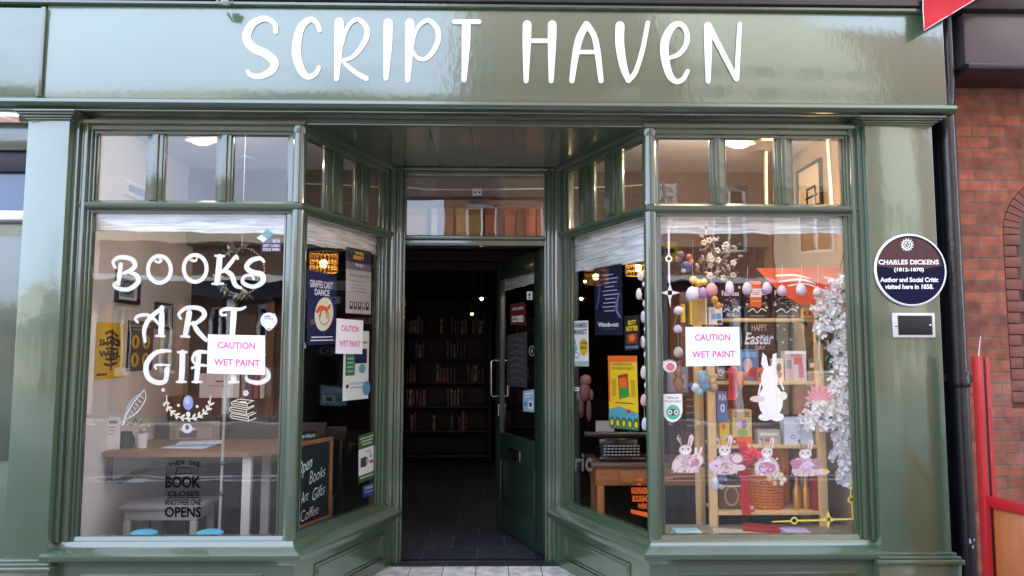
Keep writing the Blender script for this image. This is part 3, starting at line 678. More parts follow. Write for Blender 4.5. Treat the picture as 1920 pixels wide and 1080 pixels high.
# ============================================================ things on and behind the glass
IN = -.027                       # print stuck to the inside of a pane
def FI(y): return Fr((0, y, 0), (1, 0, 0), (0, -1, 0))
def flat(name, label, cat, art, group=None, parent=None):
    o = art.mb.build(name, parent, smooth=0)
    if parent is None: tag(o, label, cat, group)
    return o
K1 = lambda c: [(150+x/3.1756, 380+y/3.1756, w_/3.1756) for x, y, w_ in c]
A = Art(F0, lambda x, y: F0.px(x, y, IN), IN)
for st in [
 [(208,385,18),(198,350,20),(240,325,26),(310,338,28),(326,380,28),(290,408,24),(262,418,20)], [(285,408,20),(338,435,28),(345,475,30),(290,515,26),(225,510,24),(202,488,20),(225,470,16)], [(243,368,26),(236,425,28),(228,485,22)],
 [(468,330,14),(484,345,16),(468,356,14),(445,345,16)], [(640,330,14),(672,345,16),(690,345,14),(697,325,10)],
 [(832,322,34),(826,400,36),(815,478,32)], [(806,316,14),(858,318,14)], [(790,483,14),(852,482,14)], [(940,335,14),(930,318,18),(905,350,24),(868,395,24),(846,412,18)], [(858,402,22),(902,430,30),(925,490,28),(960,508,16)],
 [(1096,352,16),(1072,332,24),(1020,345,30),(992,385,30),(1030,415,32),(1085,430,34),(1085,475,30),(1030,500,26),(972,478,24),(978,440,18),(1020,432,18),(1035,455,14)],
 [(388,828,18),(383,760,26),(415,690,28),(492,625,24)], [(488,622,24),(487,700,34),(483,785,34)], [(455,793,14),(503,795,14)], [(345,712,14),(330,695,18),(350,674,20),(400,668,20),(440,692,18),(470,722,16)],
 [(652,655,34),(640,720,34),(628,785,30)], [(603,796,14),(652,798,14)], [(602,690,14),(590,662,18),(640,626,24),(718,632,28),(742,670,30),(700,712,24),(655,722,18)], [(675,715,22),(702,765,30),(752,818,24)],
 [(870,668,14),(845,668,18),(842,645,20),(880,632,22),(950,635,20),(985,622,14)], [(918,640,36),(914,700,36),(908,790,32)],
 [(540,885,14),(520,882,20),(450,895,28),(398,960,32),(402,1030,32),(450,1068,30),(508,1062,28),(520,990,30)], [(535,968,12),(480,965,14),(448,970,14),(455,990,12)],
 [(612,892,34),(610,980,34),(605,1060,34)], [(585,890,14),(636,890,14)], [(578,1067,14),(632,1067,14)],
 [(708,900,32),(702,980,32),(695,1062,32)], [(688,965,12),(672,930,18),(700,890,24),(770,892,20)], [(668,985,14),(720,968,18),(760,972,14)], [(672,1067,14),(725,1067,14)],
 [(850,905,18),(905,895,22),(950,905,14)], [(905,900,34),(912,980,34),(918,1062,32)], [(890,1068,14),(945,1068,14)],
 [(1100,905,16),(1050,895,24),(1010,930,26),(1030,970,30),(1100,990,32),(1122,1040,30),(1070,1072,28),(1000,1058,22),(992,1030,14)]]:
    A.stroke(K1(st), VINYL)
for cx, cy in ((475, 398), (688, 392)): A.ring(150+cx/3.1756, 380+cy/3.1756, 68/3.1756, 80/3.1756, 24/3.1756, VINYL)
flat('lettering', None, None, A, parent=WL)
# black quotation vinyl
A = Art(F0, lambda x, y: F0.px(x, y, -.0118), -.0118); BK = mat('black_vinyl', (10, 8, 10), .9, .05, 5, spec=.1)
for i, ch in enumerate('WHEN ONE'):
    if ch != ' ': A.text(ch, 316+i*7.6, 861+abs(i-3.5)*1.6, 322+i*7.6, 870+abs(i-3.5)*1.6, BK, .02)
A.text('BOOK', 310, 893, 376, 915, BK, .03); A.text('CLOSES', 314, 921, 374, 931, BK, .02); A.text('ANOTHER ONE', 309, 936, 377, 947, BK, .02); A.text('OPENS', 309, 950, 377, 970, BK, .03)
A.stroke([(329, 888), (333, 877), (357, 877), (360, 888), (329, 888)], BK, 1.4, k=1); A.rect(312, 932.5, 375, 934, BK)
flat('lettering', None, None, A, parent=WL)

PINK = pr((214, 92, 150)); RED = pr((200, 40, 50)); NAVY = pr((24, 32, 84)); YEL = pr((240, 196, 30)); ORG = pr((236, 104, 34)); TEAL = pr((40, 150, 160)); LGREEN = pr((126, 196, 160)); MGREEN = pr((60, 110, 66))
GREY = pr((150, 150, 156)); PB = pr((120, 170, 215)); CREAMI = pr((238, 230, 205)); SKIN = pr((222, 190, 182)); LILAC = pr((206, 190, 226)); DPINK = pr((196, 90, 120)); BRN = pr((110, 70, 50)); DGREY = pr((70, 70, 76)); W2 = pr((244, 244, 244)); BKI = pr((14, 14, 16)); BRED = pr((150, 24, 30)); GRN = pr((60, 150, 60)); WOODI = pr((190, 150, 90))
def caution(fr, q, label):
    A = poster(fr, q, 104, 76, -.0115, PAPER, .001)
    A.text('CAUTION', 18, 14, 86, 27, PINK, .025); A.text('WET PAINT', 12, 47, 95, 60, PINK, .025)
    o = flat('caution_notice', label, 'paper sign', A, 'wet paint notices')
    m2 = Art(fr); return o
caution(F0, [(390, 627), (497, 629), (497, 703), (388, 700)], 'white caution wet paint notice over the word GIFTS on the left front window')
caution(FRL, [(631, 597), (681, 601), (679, 664), (629, 663)], 'white caution wet paint notice on the angled glass left of the door')
caution(F0, [(1285, 613), (1386, 613), (1388, 685), (1286, 687)], 'white caution wet paint notice on the right front window among the decorations')

# gift card badge, round badge
A = Art(F0, lambda x, y: F0.px(x, y, IN), IN); A.rect(490, 446, 527, 472, pr((58, 52, 96))); A.poly([(481, 446), (490, 440), (502, 447), (494, 454)], W2); A.poly([(490, 440), (501, 428), (512, 438), (502, 449)], TEAL)
A.text('GIFT CARD', 493, 458, 524, 463, W2, .02); A.text('SOLD HERE', 493, 465, 524, 470, W2, .02); A.text('BOX', 512, 449, 525, 455, W2)
flat('gift_card_sticker', 'purple gift card sticker with a teal diamond in the top corner of the left window', 'sticker', A)
A = Art(F0, lambda x, y: F0.px(x, y, IN), IN); A.ell(504, 601, 16, 15, W2); A.rect(493, 588, 516, 600, W2); A.stroke([(496, 613), (504, 619), (513, 613)], W2, 2); A.rect(496, 592, 507, 595, GREY); A.rect(496, 597, 512, 598.5, GREY)
flat('round_sticker', 'white round sticker with a smile line beside the word ART', 'sticker', A)
# quill, wreath, books stickers
A = Art(F0, lambda x, y: F0.px(x, y, IN), IN); LINE = pr((214, 220, 210)); LB = pr((150, 196, 214))
A.stroke([(271, 731, 1.5), (250, 755, 2), (236, 780, 2.5), (231, 797, 2)], LINE); A.stroke([(271, 731, 1), (273, 748, 1.5), (258, 772, 2), (238, 786, 1.5)], LINE); A.stroke([(268, 735, 1), (246, 752, 2), (233, 780, 1.5)], LB)
for k in range(6): A.stroke([(262-4*k, 742+7*k), (270-5*k, 748+7*k)], LINE, 1, k=1)
A.stroke([(233, 798, 2), (240, 790, 3.5), (246, 798, 3), (254, 786, 3.5), (260, 793, 3), (272, 780, 2)], DGREY)
flat('quill_sticker', 'pale feather quill sticker with a dark ink squiggle on the left window', 'sticker', A)
A = Art(F0, lambda x, y: F0.px(x, y, IN), IN)
A.stroke([(312, 742, 2), (316, 765, 2.2), (334, 781, 2.5), (353, 785, 2.5), (374, 781, 2.5), (391, 765, 2.2), (395, 742, 2)], CREAMI)
for k in range(11):
    a = R(18+144*k/10); x, y = 353.5+44*math.cos(a), 744+40*math.sin(a)
    A.ell(x-3*math.cos(a), y-3*math.sin(a), 5, 2.2, CREAMI, 8, rot=a+.8); A.ell(x+3*math.cos(a), y+3*math.sin(a), 5, 2.2, CREAMI, 8, rot=a-.8)
A.ell(353, 755, 9.5, 14, pr((140, 160, 205))); A.ell(351, 751, 5, 7, pr((180, 196, 228))); A.ell(353, 776, 4, 4, W2); A.ell(335, 760, 3, 3, W2, 5); A.ell(370, 762, 3, 3, W2, 5)
flat('egg_wreath_sticker', 'sticker of a blue egg inside a cream laurel on the left window', 'sticker', A)
A = Art(F0, lambda x, y: F0.px(x, y, IN), IN)
for (x, y, w_, h) in ((438, 752, 34, 8), (434, 763, 38, 9), (436, 775, 40, 9)):
    for (a, b, c_, d) in ((x, y, x+w_*.75, y+h*.6), (x+w_*.75, y+h*.6, x+w_+4, y-1), (x, y+h, x+w_*.75, y+h*1.6), (x+w_*.75, y+h*1.6, x+w_+4, y+h), (x, y+h*.5, x+w_*.75, y+h*1.1)): A.stroke([(a, b), (c_, d)], CREAMI, 1.5, k=1)
    A.stroke([(x, y), (x-4, y+h*.5), (x, y+h)], CREAMI, 1.5); A.stroke([(x+w_*.75, y+h*.6), (x+w_*.75, y+h*1.6)], CREAMI, 1.2, k=1)
A.stroke([(438, 752), (450, 748), (474, 751)], CREAMI, 1.5, k=1); A.ell(456, 754, 7, 2, CREAMI)
flat('book_stack_sticker', 'outline sticker of three stacked books on the left window', 'sticker', A)
A = Art(F0, lambda x, y: F0.px(x, y, IN), IN); A.ell(351, 803, 10, 9, pr((220, 205, 210)), rot=.2); A.ell(351, 801, 3.5, 5, DGREY); A.stroke([(337, 803), (351, 812), (366, 802)], LILAC, 1.5)
flat('eye_sticker', 'small pale bird shaped sticker under the egg wreath', 'sticker', A)
for (x, y, r_, lb) in ((306, 731, 3.5, 'tiny pale flower sticker right of the quill'), (461, 737, 5.5, 'small white flower sticker above the stack of books')):
    A = Art(F0, lambda x, y: F0.px(x, y, IN), IN)
    for k in range(5): A.ell(x+r_*.6*math.cos(k*1.257), y+r_*.6*math.sin(k*1.257), r_*.5, r_*.5, pr((236, 214, 216)), 9)
    flat('flower_sticker', lb, 'sticker', A)

# ---- posters of the angled left window
A = poster(FRL, [(575, 506), (631, 515), (630, 645), (576, 647)], 60, 135, IN, NAVY)
A.text("GIRAFFES CAN'T", 6, 16, 52, 30, W2, .02); A.text('DANCE', 15, 32, 45, 44, W2, .03)
A.ell(34, 78, 19, 32, CREAMI, rot=.15); A.stroke([(20, 74, 7), (28, 66, 8), (40, 68, 7), (46, 60, 3)], ORG); A.stroke([(28, 68, 3), (26, 84, 2)], ORG); A.stroke([(38, 70, 3), (40, 86, 2)], ORG); A.ring(34, 84, 10, 14, 1.3, BRN)
A.rect(6, 88, 14, 98, pr((120, 80, 80))); A.rect(8, 120, 52, 122, W2); A.rect(6, 126, 54, 128, W2)
flat('poster', 'navy poster with a cream moon disc and orange dancing animal', 'poster', A)
A = poster(FRL, [(649, 462), (696, 472), (695, 590), (648, 587)], 50, 120, IN, pr((196, 192, 198)))
A.rect(0, 0, 50, 26, pr((60, 60, 84))); A.rect(0, 26, 50, 40, pr((120, 120, 136))); A.text('THE', 16, 6, 34, 11, YEL, .03); A.text('BEST', 14, 13, 36, 20, YEL, .04); A.text('PRIZE', 18, 28, 33, 33, W2, .02)
A.text('SHORTLISTED TITLES', 7, 48, 45, 52, DGREY, .01)
for k, (a, b) in enumerate(((10, 42), (13, 40), (10, 42), (14, 38))): A.rect(a, 60+k*6, b, 62.2+k*6, GREY)
for k in range(5): A.rect(7+k*8, 98, 13+k*8, 112, (DGREY, BRN, DGREY, GREY, BKI)[k]); A.rect(9+k*8, 100, 11+k*8, 106, W2)
flat('poster', 'grey poster with gold heading and five small book covers on the angled left glass', 'poster', A)
A = poster(FRL, [(645, 620), (692, 621), (690, 747), (642, 752)], 50, 130, IN+.0, pr((232, 238, 240)))
A.rect(20, 34, 46, 62, NAVY); A.ell(37, 72, 7, 9, pr((120, 170, 190))); A.rect(4, 36, 22, 84, MGREEN); 
for k in range(5): A.rect(7, 42+k*8, 19, 46+k*8, LGREEN)
A.ell(46, 110, 8, 14, pr((110, 160, 200))); A.text('art prints', 14, 96, 40, 103, TEAL); A.rect(14, 106, 38, 108, GREY); A.ell(8, 104, 3, 4, DGREY); A.rect(30, 20, 46, 24, GREY)
flat('poster', 'white poster with green panel half hidden behind the angled wet paint notice', 'poster', A)
A = poster(FRL, [(672, 817), (703, 808), (703, 895), (672, 907)], 34, 90, IN, pr((60, 92, 60)))
for k in range(3): A.rect(3+k*2, 6+k*6, 31-k*2, 9+k*6, pr((190, 210, 180)))
A.rect(0, 27, 34, 76, W2); A.rect(4, 44, 16, 62, DGREY); A.ring(12, 52, 7, 8, 1.5, DGREY); A.ell(26, 56, 5, 3, RED); A.text('E', 23, 42, 27, 48, BKI, .03); A.stroke([(16, 36), (21, 34), (24, 39)], BKI, 1.2); A.rect(3, 80, 31, 83, pr((190, 210, 180)))
flat('poster', 'green and white mug poster low on the angled left glass', 'poster', A)
A = poster(FRL, [(680, 911), (703, 904), (702, 927), (680, 934)], 24, 24, IN, pr((40, 56, 120))); A.text('CARDS', 3, 4, 20, 9, W2, .02); A.rect(3, 13, 21, 16, PB)
flat('card_sticker', 'small blue payment sticker beneath the green mug poster', 'sticker', A)

# ---- posters of the angled right window
A = poster(FRR, [(1074, 602), (1103, 601), (1104, 687), (1074, 687)], 34, 90, IN, W2)
A.text('FARMERS', 2, 4, 32, 14, BKI, .03); A.text('MARKET', 3, 17, 31, 27, BKI, .03); A.ell(24, 52, 9, 17, YEL); A.text('25th', 17, 41, 31, 47, BKI, .02); A.text('MAR', 18, 50, 30, 56, BKI, .02); A.stroke([(4, 38), (8, 50), (5, 62)], MGREEN, 2); A.ring(9, 68, 6, 5, 1.5, MGREEN); A.ell(7, 56, 4, 5, LGREEN); A.rect(0, 80, 34, 90, pr((170, 200, 190)))
flat('poster', 'white farmers market poster with a yellow disc beside the doorway', 'poster', A)
A = poster(FRR, [(1114, 503), (1166, 494), (1168, 628), (1116, 628)], 60, 145, IN, pr((18, 20, 48)))
for k, (a, b) in enumerate(((20, 42), (26, 52), (22, 50), (24, 44), (18, 50), (20, 52), (24, 46), (20, 48), (18, 52), (22, 44))): A.rect(a, 18+k*8.4, b, 20.2+k*8.4, pr((170, 172, 200)))
A.stroke([(4, 20, 3), (12, 50, 5), (5, 90, 3)], pr((70, 80, 130))); A.stroke([(54, 60, 3), (48, 90, 5), (56, 110, 3)], pr((120, 110, 150)))
A.text('Wands-out', 8, 118, 52, 128, W2, .02); A.rect(18, 132, 44, 134, BRN)
flat('poster', 'tall navy poster full of small white lines reading Wands-out', 'poster', A)
A = poster(FRR, [(1171, 593), (1199, 590), (1200, 656), (1171, 658)], 32, 74, IN, pr((22, 20, 26)))
A.text('BUTT', 8, 10, 25, 20, YEL, .04); A.text('HOTTER', 4, 22, 29, 33, YEL, .04); A.rect(5, 38, 27, 60, pr((120, 60, 30))); A.ell(16, 48, 7, 9, ORG, 5); A.rect(3, 64, 29, 70, pr((90, 110, 150)))
flat('poster', 'small black poster with yellow lettering right of the tall navy poster', 'poster', A)
A = poster(FRR, [(1140, 667), (1194, 667), (1198, 807), (1143, 801)], 58, 140, IN, YEL)
A.rect(0, 0, 58, 12, ORG); A.rect(0, 12, 4, 90, ORG); A.text('INDEPENDENT', 10, 14, 50, 19, MGREEN, .02); A.text('BOOKSHOP TREATS', 8, 22, 52, 27, BRN, .02)
A.poly([(20, 38), (40, 34), (42, 78), (22, 84)], pr((150, 60, 30))); A.poly([(22, 44), (38, 41), (39, 60), (23, 62)], ORG); A.poly([(23, 62), (41, 60), (42, 78), (23, 83)], GRN); A.rect(8, 46, 16, 78, pr((200, 160, 30))); A.rect(46, 46, 54, 78, pr((200, 160, 30))); A.rect(14, 90, 50, 92, BRN)
A.poly([(0, 106), (20, 98), (58, 108), (58, 140), (0, 140)], pr((90, 160, 170)))
for k in range(5): A.ell(6+k*12, 130, 6, 12, MGREEN, 12); A.ell(6+k*12, 130, 3, 6, YEL, 10)
A.ell(40, 106, 4, 4, RED)
flat('poster', 'bright yellow and orange poster with a chocolate bar picture on the angled right glass', 'poster', A)
A = Art(FRR, lambda x, y: FRR.px(x, y, IN), IN)
for t, x0, y0, x1, y1 in (('THIS', 1194, 897, 1206, 903), ('IS', 1195, 905, 1203, 910), ('INDEPENDENT', 1184, 914, 1220, 926), ('BOOKSHOP', 1186, 929, 1219, 941), ('WEEK', 1196, 944, 1214, 954)): A.text(t, x0, y0, x1, y1, ORG, .04)
A.poly([(1183, 955), (1221, 962), (1221, 972), (1183, 962)], ORG)
flat('bookshop_week_sticker', 'orange bookshop week lettering sticker low on the angled right glass', 'sticker', A)
A = Art(FRR, lambda x, y: FRR.px(x, y, IN), IN); A.text('ric', 1077, 850, 1111, 884, pr((120, 116, 116)), .02)
flat('grey_lettering_sticker', 'faint grey lettering on the angled right glass beside the door frame', 'sticker', A)
A = Art(FRR, lambda x, y: FRR.px(x, y, IN), IN); A.rect(1075, 726, 1086, 733, W2); A.rect(1078, 728, 1083, 731, DGREY); flat('label_sticker', 'tiny white label on the glass under the farmers market poster', 'sticker', A)

# ---- right front window stickers and line ornaments
A = Art(F0, lambda x, y: F0.px(x, y, IN), IN)
A.stroke([(1254, 426, 4), (1254, 478, 3.5)], VINYL, k=1); A.ring(1254, 485, 5, 5, 3.4, VINYL); A.stroke([(1254, 492, 3.5), (1255, 530, 3.5)], VINYL, k=1)
def star(A, x, y, r_, m):
    for k in range(4):
        a = k*math.pi/2; dx, dy = math.cos(a), math.sin(a)
        A.poly([(x+dx*r_, y+dy*r_), (x+(dx-dy)*r_*.22, y+(dy+dx)*r_*.22), (x+dx*r_*.22, y+dy*r_*.22), (x+(dx+dy)*r_*.22, y+(dy-dx)*r_*.22)], m)
        A.poly([(x+(dx-dy)*r_*.26, y+(dy+dx)*r_*.26), (x+dx*r_*.36, y+dy*r_*.36), (x+(dx+dy)*r_*.26, y+(dy-dx)*r_*.26), (x+dx*r_*.2, y+dy*r_*.2)], m)
star(A, 1256, 549, 19, VINYL); A.stroke([(1256, 565, 4), (1257, 575, 1)], VINYL, k=1)
A.stroke([(1254, 426), (1318, 424)], VINYL, 3, k=1); star(A, 1324, 427, 15, VINYL)
flat('corner_ornament_decal', 'white art deco line and star decal in the top left of the right window', 'decal', A)
A = Art(F0, lambda x, y: F0.px(x, y, IN), IN); GOLD = pr((236, 214, 84))
A.stroke([(1594, 893, 2), (1595, 930, 3)], GOLD, k=1); A.ring(1596, 937, 5.5, 5.5, 3, GOLD); A.stroke([(1597, 943, 3), (1599, 973, 3.5)], GOLD, k=1)
A.stroke([(1600, 973, 3.5), (1560, 974, 3.5)], GOLD, k=1); star(A, 1553, 974, 18, GOLD); A.stroke([(1545, 975, 3.5), (1496, 976, 3.5)], GOLD, k=1); A.ring(1489, 976, 5.5, 5.5, 3, GOLD); A.stroke([(1482, 977, 3.5), (1448, 978, 2)], GOLD, k=1)
flat('corner_ornament_decal', 'gold art deco line and star decal in the bottom right of the right window', 'decal', A)
A = Art(F0, lambda x, y: F0.px(x, y, IN), IN); A.ell(1256, 686, 13, 12, W2); A.ring(1246, 684, 4, 6, 2, W2); A.ell(1257, 688, 8, 8, pr((226, 120, 130))); A.stroke([(1250, 678), (1257, 675), (1264, 678)], DGREY, 1.6)
flat('teacup_sticker', 'small round white teacup sticker with a red face on the right window', 'sticker', A)
A = Art(F0, lambda x, y: F0.px(x, y, IN), IN)
A.poly([(1243, 739), (1279, 738), (1280, 772), (1276, 783), (1268, 790), (1260, 792), (1252, 789), (1246, 782), (1243, 772)], W2); A.text('We\'re on', 1250, 743, 1272, 748, DGREY, .02); A.text('Recommended', 1247, 750, 1276, 754, DGREY, .01)
A.ell(1262, 773, 13, 14, pr((70, 190, 150))); A.ell(1262, 773, 10.5, 6, BKI)
for x in (1256.5, 1267.5): A.ell(x, 773, 4.2, 4.6, W2, 12); A.ell(x, 773, 2, 2.2, BKI, 10)
flat('travel_review_sticker', 'white shield sticker with a green disc and two round eyes on the right window', 'sticker', A)

RB = [pr((205, 180, 184)), pr((228, 208, 206)), pr((170, 130, 140)), pr((190, 120, 150)), pr((220, 196, 226))]
def bunny(cx, cy, sx, sy, kind, label):
    A = Art(F0, lambda x, y: F0.px(cx+x*sx, cy+y*sy, IN), IN)
    for s_ in (-1, 1):     # ears
        A.poly([(s_*3-1, -18), (s_*9-3, -42), (s_*9+1, -45), (s_*8+5*s_, -38), (s_*6+2, -18)], RB[1]); A.poly([(s_*4, -22), (s_*9-1, -38), (s_*8+1, -40), (s_*6+1, -22)], RB[2])
    A.ell(0, -14, 9.5, 10, RB[1]); A.ell(0, 10, 17, 17, RB[0]); A.ell(0, 22, 21, 10, RB[0])
    A.ell(-12, 12, 7, 11, RB[1], rot=.4); A.ell(12, 12, 7, 11, RB[1], rot=-.4); A.ell(0, -9, 5, 4, W2); A.ell(-4, -16, 1.3, 1.8, BKI, 8); A.ell(4, -16, 1.3, 1.8, BKI, 8); A.ell(0, -11.5, 1.4, 1, DPINK, 6)
    A.ell(-8, 26, 9, 5, RB[1]); A.ell(9, 26, 9, 5, RB[1])
    for k in range(10): A.stroke([(-20+k*4.4, 26+random.uniform(-4, 2)), (-22+k*4.4, 31)], RB[1 if k % 2 else 2], 1.3, k=1)
    if kind == 0: A.ell(16, 6, 11, 13, RB[1]); A.ell(15, 10, 6, 8, RB[3]); A.poly([(13, -6), (14, -20), (18, -19), (18, -6)], RB[1]); A.poly([(19, -6), (23, -21), (26, -19), (23, -5)], RB[1])
    if kind == 1: A.ell(18, 0, 11, 11, RB[3]); A.ell(19, 1, 8, 8, RB[1]); A.ell(-16, 14, 9, 9, RB[4]); A.ell(24, 18, 8, 6, RB[1])
    if kind == 2: A.ell(0, 4, 6, 9, W2); A.ell(0, 16, 14, 12, RB[3]); A.ell(-6, 18, 5, 6, RB[4])
    if kind == 3: A.ell(-14, 4, 9, 9, RB[3]); A.ell(16, 6, 10, 11, RB[2]); A.ell(3, 8, 8, 9, RB[4]); A.ell(26, 22, 10, 6, RB[1]); A.ell(30, 20, 4, 4, YEL)
    rnd = random.Random(kind+5)
    for q in range(26): A.ell(rnd.uniform(-17, 17), rnd.uniform(-6, 28), rnd.uniform(1.2, 3.4), rnd.uniform(1, 2.6), rnd.choice(RB), 8, rot=rnd.random())
    flat('rabbit_sticker', label, 'sticker', A, 'rabbit stickers along the right window')
bunny(1285, 857, 1.25, .95, 0, 'pink grey rabbit sticker hugging a young rabbit, leftmost of the row of four')
bunny(1359, 859, 1.2, .98, 1, 'rabbit sticker holding a round bundle above the long pale blue hanging egg')
bunny(1438, 862, 1.15, .95, 2, 'slim pale rabbit sticker in front of the orange wicker basket')
bunny(1510, 864, 1.25, .92, 3, 'group of small pink rabbits sticker, rightmost of the row of four')
A = Art(F0, lambda x, y: F0.px(x, y, IN), IN); PW = pr((250, 247, 246))
A.ell(1445, 752, 23, 32, PW); A.ell(1443, 712, 16, 26, PW); A.poly([(1436, 700), (1427, 682), (1430, 661), (1437, 668), (1443, 698)], PW); A.poly([(1445, 698), (1449, 664), (1456, 662), (1456, 684), (1452, 702)], PW); A.ell(1420, 748, 14, 6, RB[1]); A.ell(1468, 742, 8, 8, pr((232, 220, 218))); A.ell(1435, 782, 13, 7, PW); A.ell(1457, 782, 13, 8, PW)
A.stroke([(1426, 720), (1422, 740)], PW, 3); A.stroke([(1463, 715), (1469, 730)], PW, 3)
flat('white_rabbit_cutout', 'large plain white rabbit cutout on the right window', 'decal', A)
A = Art(F0, lambda x, y: F0.px(x, y, IN), IN); LP = pr((214, 130, 150))
for a in (-80, -55, -30, 0, 30, 55, 80):
    ra = R(a); L = 34 if abs(a) < 40 else 30
    A.poly([(1537, 750), (1537+math.sin(ra-.28)*L*.6, 750-math.cos(ra-.28)*L*.6), (1537+math.sin(ra)*L, 750-math.cos(ra)*L), (1537+math.sin(ra+.28)*L*.6, 750-math.cos(ra+.28)*L*.6)], LP)
    A.poly([(1537+math.sin(ra)*L*.25, 750-math.cos(ra)*L*.25), (1537+math.sin(ra-.15)*L*.6, 750-math.cos(ra-.15)*L*.6), (1537+math.sin(ra)*L*.85, 750-math.cos(ra)*L*.85), (1537+math.sin(ra+.15)*L*.6, 750-math.cos(ra+.15)*L*.6)], DPINK)
flat('lotus_sticker', 'pink lotus flower sticker near the right edge of the right window', 'sticker', A)

# ---- hanging egg strings
def eggs(label, fr, d, pts, rod=None):
    x0, y0, *_ = pts[0]; b = fr.P(*fr.px(x0, y0, d), d)
    t = thing('egg_garland', tuple(b), label, 'egg garland', 'strings of hanging paper eggs')
    mb = MB(); ps = [fr.P(*fr.px(p[0], p[1], d), d) for p in pts]
    if rod: ps = [fr.P(*fr.px(*rod, d), d)]+ps
    mb.tube(ps, .0007, W2, 5); mb.build('string', t)
    for i, (x, y, rx, ry, c) in enumerate(pts):
        if rx == 0: continue
        mb = MB(); k = (CAM-ps[0]).length/FPX; 
        mb.lathe(fr.P(*fr.px(x, y, d), d), [(0, ry*k), (rx*k*.55, ry*k*.8), (rx*k*.9, ry*k*.3), (rx*k, -ry*k*.2), (rx*k*.85, -ry*k*.65), (rx*k*.45, -ry*k*.93), (0, -ry*k)], pr(c), 14)
        mb.build('egg', t, 60)
PKE, LBE, WHE, GYE = (226, 180, 184), (196, 204, 224), (236, 230, 232), (206, 190, 200)
eggs('string of pale eggs down the left edge of the angled left window', FRL, -.06, [(567, 533, 5.5, 11, LBE), (572, 556, 3, 5, PKE), (566, 582, 6, 12, PKE), (560, 602, 2, 3, WHE), (565, 625, 6, 14, (232, 200, 200)), (570, 648, 4, 6, GYE), (562, 673, 5.5, 12, LBE), (560, 699, 3, 5, WHE), (561, 727, 6, 11, (222, 170, 176)), (559, 754, 4, 6, (214, 214, 176)), (560, 776, 3, 4, GYE)], (567, 500))
eggs('string of pale eggs down the right edge of the angled right window', FRR, -.06, [(1201, 516, 6, 10, WHE), (1207, 533, 3, 4, WHE), (1198, 551, 5.5, 11, WHE), (1209, 569, 4, 6, WHE), (1206, 594, 5, 11, (224, 214, 226)), (1210, 617, 3, 4, WHE), (1205, 641, 5, 11, WHE), (1210, 665, 3, 5, WHE), (1207, 698, 6, 12, (226, 206, 206)), (1212, 722, 4, 6, WHE), (1207, 750, 6, 11, PKE), (1209, 795, 6, 12, LBE)], (1201, 495))
FW = FI(.16)
def hang(label, pts, top): eggs(label, F0, -.16, pts, (pts[0][0]+1, top))
hang('large white egg hanging next to a pink one under the floral branch', [(1298, 551, 12, 14, (226, 222, 232)), (1318, 549, 8, 11, (170, 140, 190))], 450)
hang('large dusty pink egg on a string in the right window', [(1334, 543, 11, 13, (222, 156, 158)), (1352, 660, 0, 0, WHE)], 465)
hang('white egg hanging before the left black gift box', [(1368, 540, 8, 13, (230, 214, 220))], 500)
hang('two lilac eggs hanging either side of the orange packet', [(1401, 541, 9, 12, (206, 190, 206)), (1438, 540, 9, 11, (206, 182, 206))], 500)
hang('lilac egg hanging over the left part of the orange banner', [(1466, 545, 8, 10, (206, 180, 200))], 495)
hang('pale blue egg hanging over the middle of the orange banner', [(1502, 543, 9, 11, (206, 202, 214))], 495)
hang('grey egg hanging over the right part of the orange banner', [(1533, 548, 8, 9, (210, 196, 196))], 495)
hang('pale blue long egg hanging low beside the second rabbit sticker', [(1341, 906, 6, 14, (214, 220, 238))], 880)
hang('string of small flower beads left of the wet paint notice', [(1272, 582, 9, 8, (232, 214, 222)), (1262, 618, 0, 0, WHE), (1271, 617, 8, 8, (220, 206, 222)), (1272, 660, 9, 10, (206, 190, 190)), (1274, 680, 5, 5, BRN and (130, 90, 70)), (1272, 722, 8, 14, (150, 110, 90))], 570)

# ============================================================ pale bands at the top of the panes
def bandmat():
    m = bpy.data.materials.new('crinkled_pale_band'); m.use_nodes = True; nt = m.node_tree; b = nt.nodes['Principled BSDF']
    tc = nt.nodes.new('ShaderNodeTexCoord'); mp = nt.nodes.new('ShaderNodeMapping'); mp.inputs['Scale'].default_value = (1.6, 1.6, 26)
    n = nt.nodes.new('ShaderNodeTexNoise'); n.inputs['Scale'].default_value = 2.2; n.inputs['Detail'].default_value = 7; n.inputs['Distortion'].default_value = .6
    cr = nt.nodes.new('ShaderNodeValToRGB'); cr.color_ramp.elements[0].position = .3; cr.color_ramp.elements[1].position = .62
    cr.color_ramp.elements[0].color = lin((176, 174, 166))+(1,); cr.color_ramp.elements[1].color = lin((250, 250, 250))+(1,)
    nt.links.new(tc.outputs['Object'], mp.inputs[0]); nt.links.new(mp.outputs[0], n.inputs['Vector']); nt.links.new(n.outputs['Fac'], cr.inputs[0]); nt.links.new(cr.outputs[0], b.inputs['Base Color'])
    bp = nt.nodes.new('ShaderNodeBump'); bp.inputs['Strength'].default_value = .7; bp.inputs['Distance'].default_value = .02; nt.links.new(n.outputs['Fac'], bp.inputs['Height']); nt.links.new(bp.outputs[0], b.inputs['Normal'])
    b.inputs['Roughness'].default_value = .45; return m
BLM = bandmat()
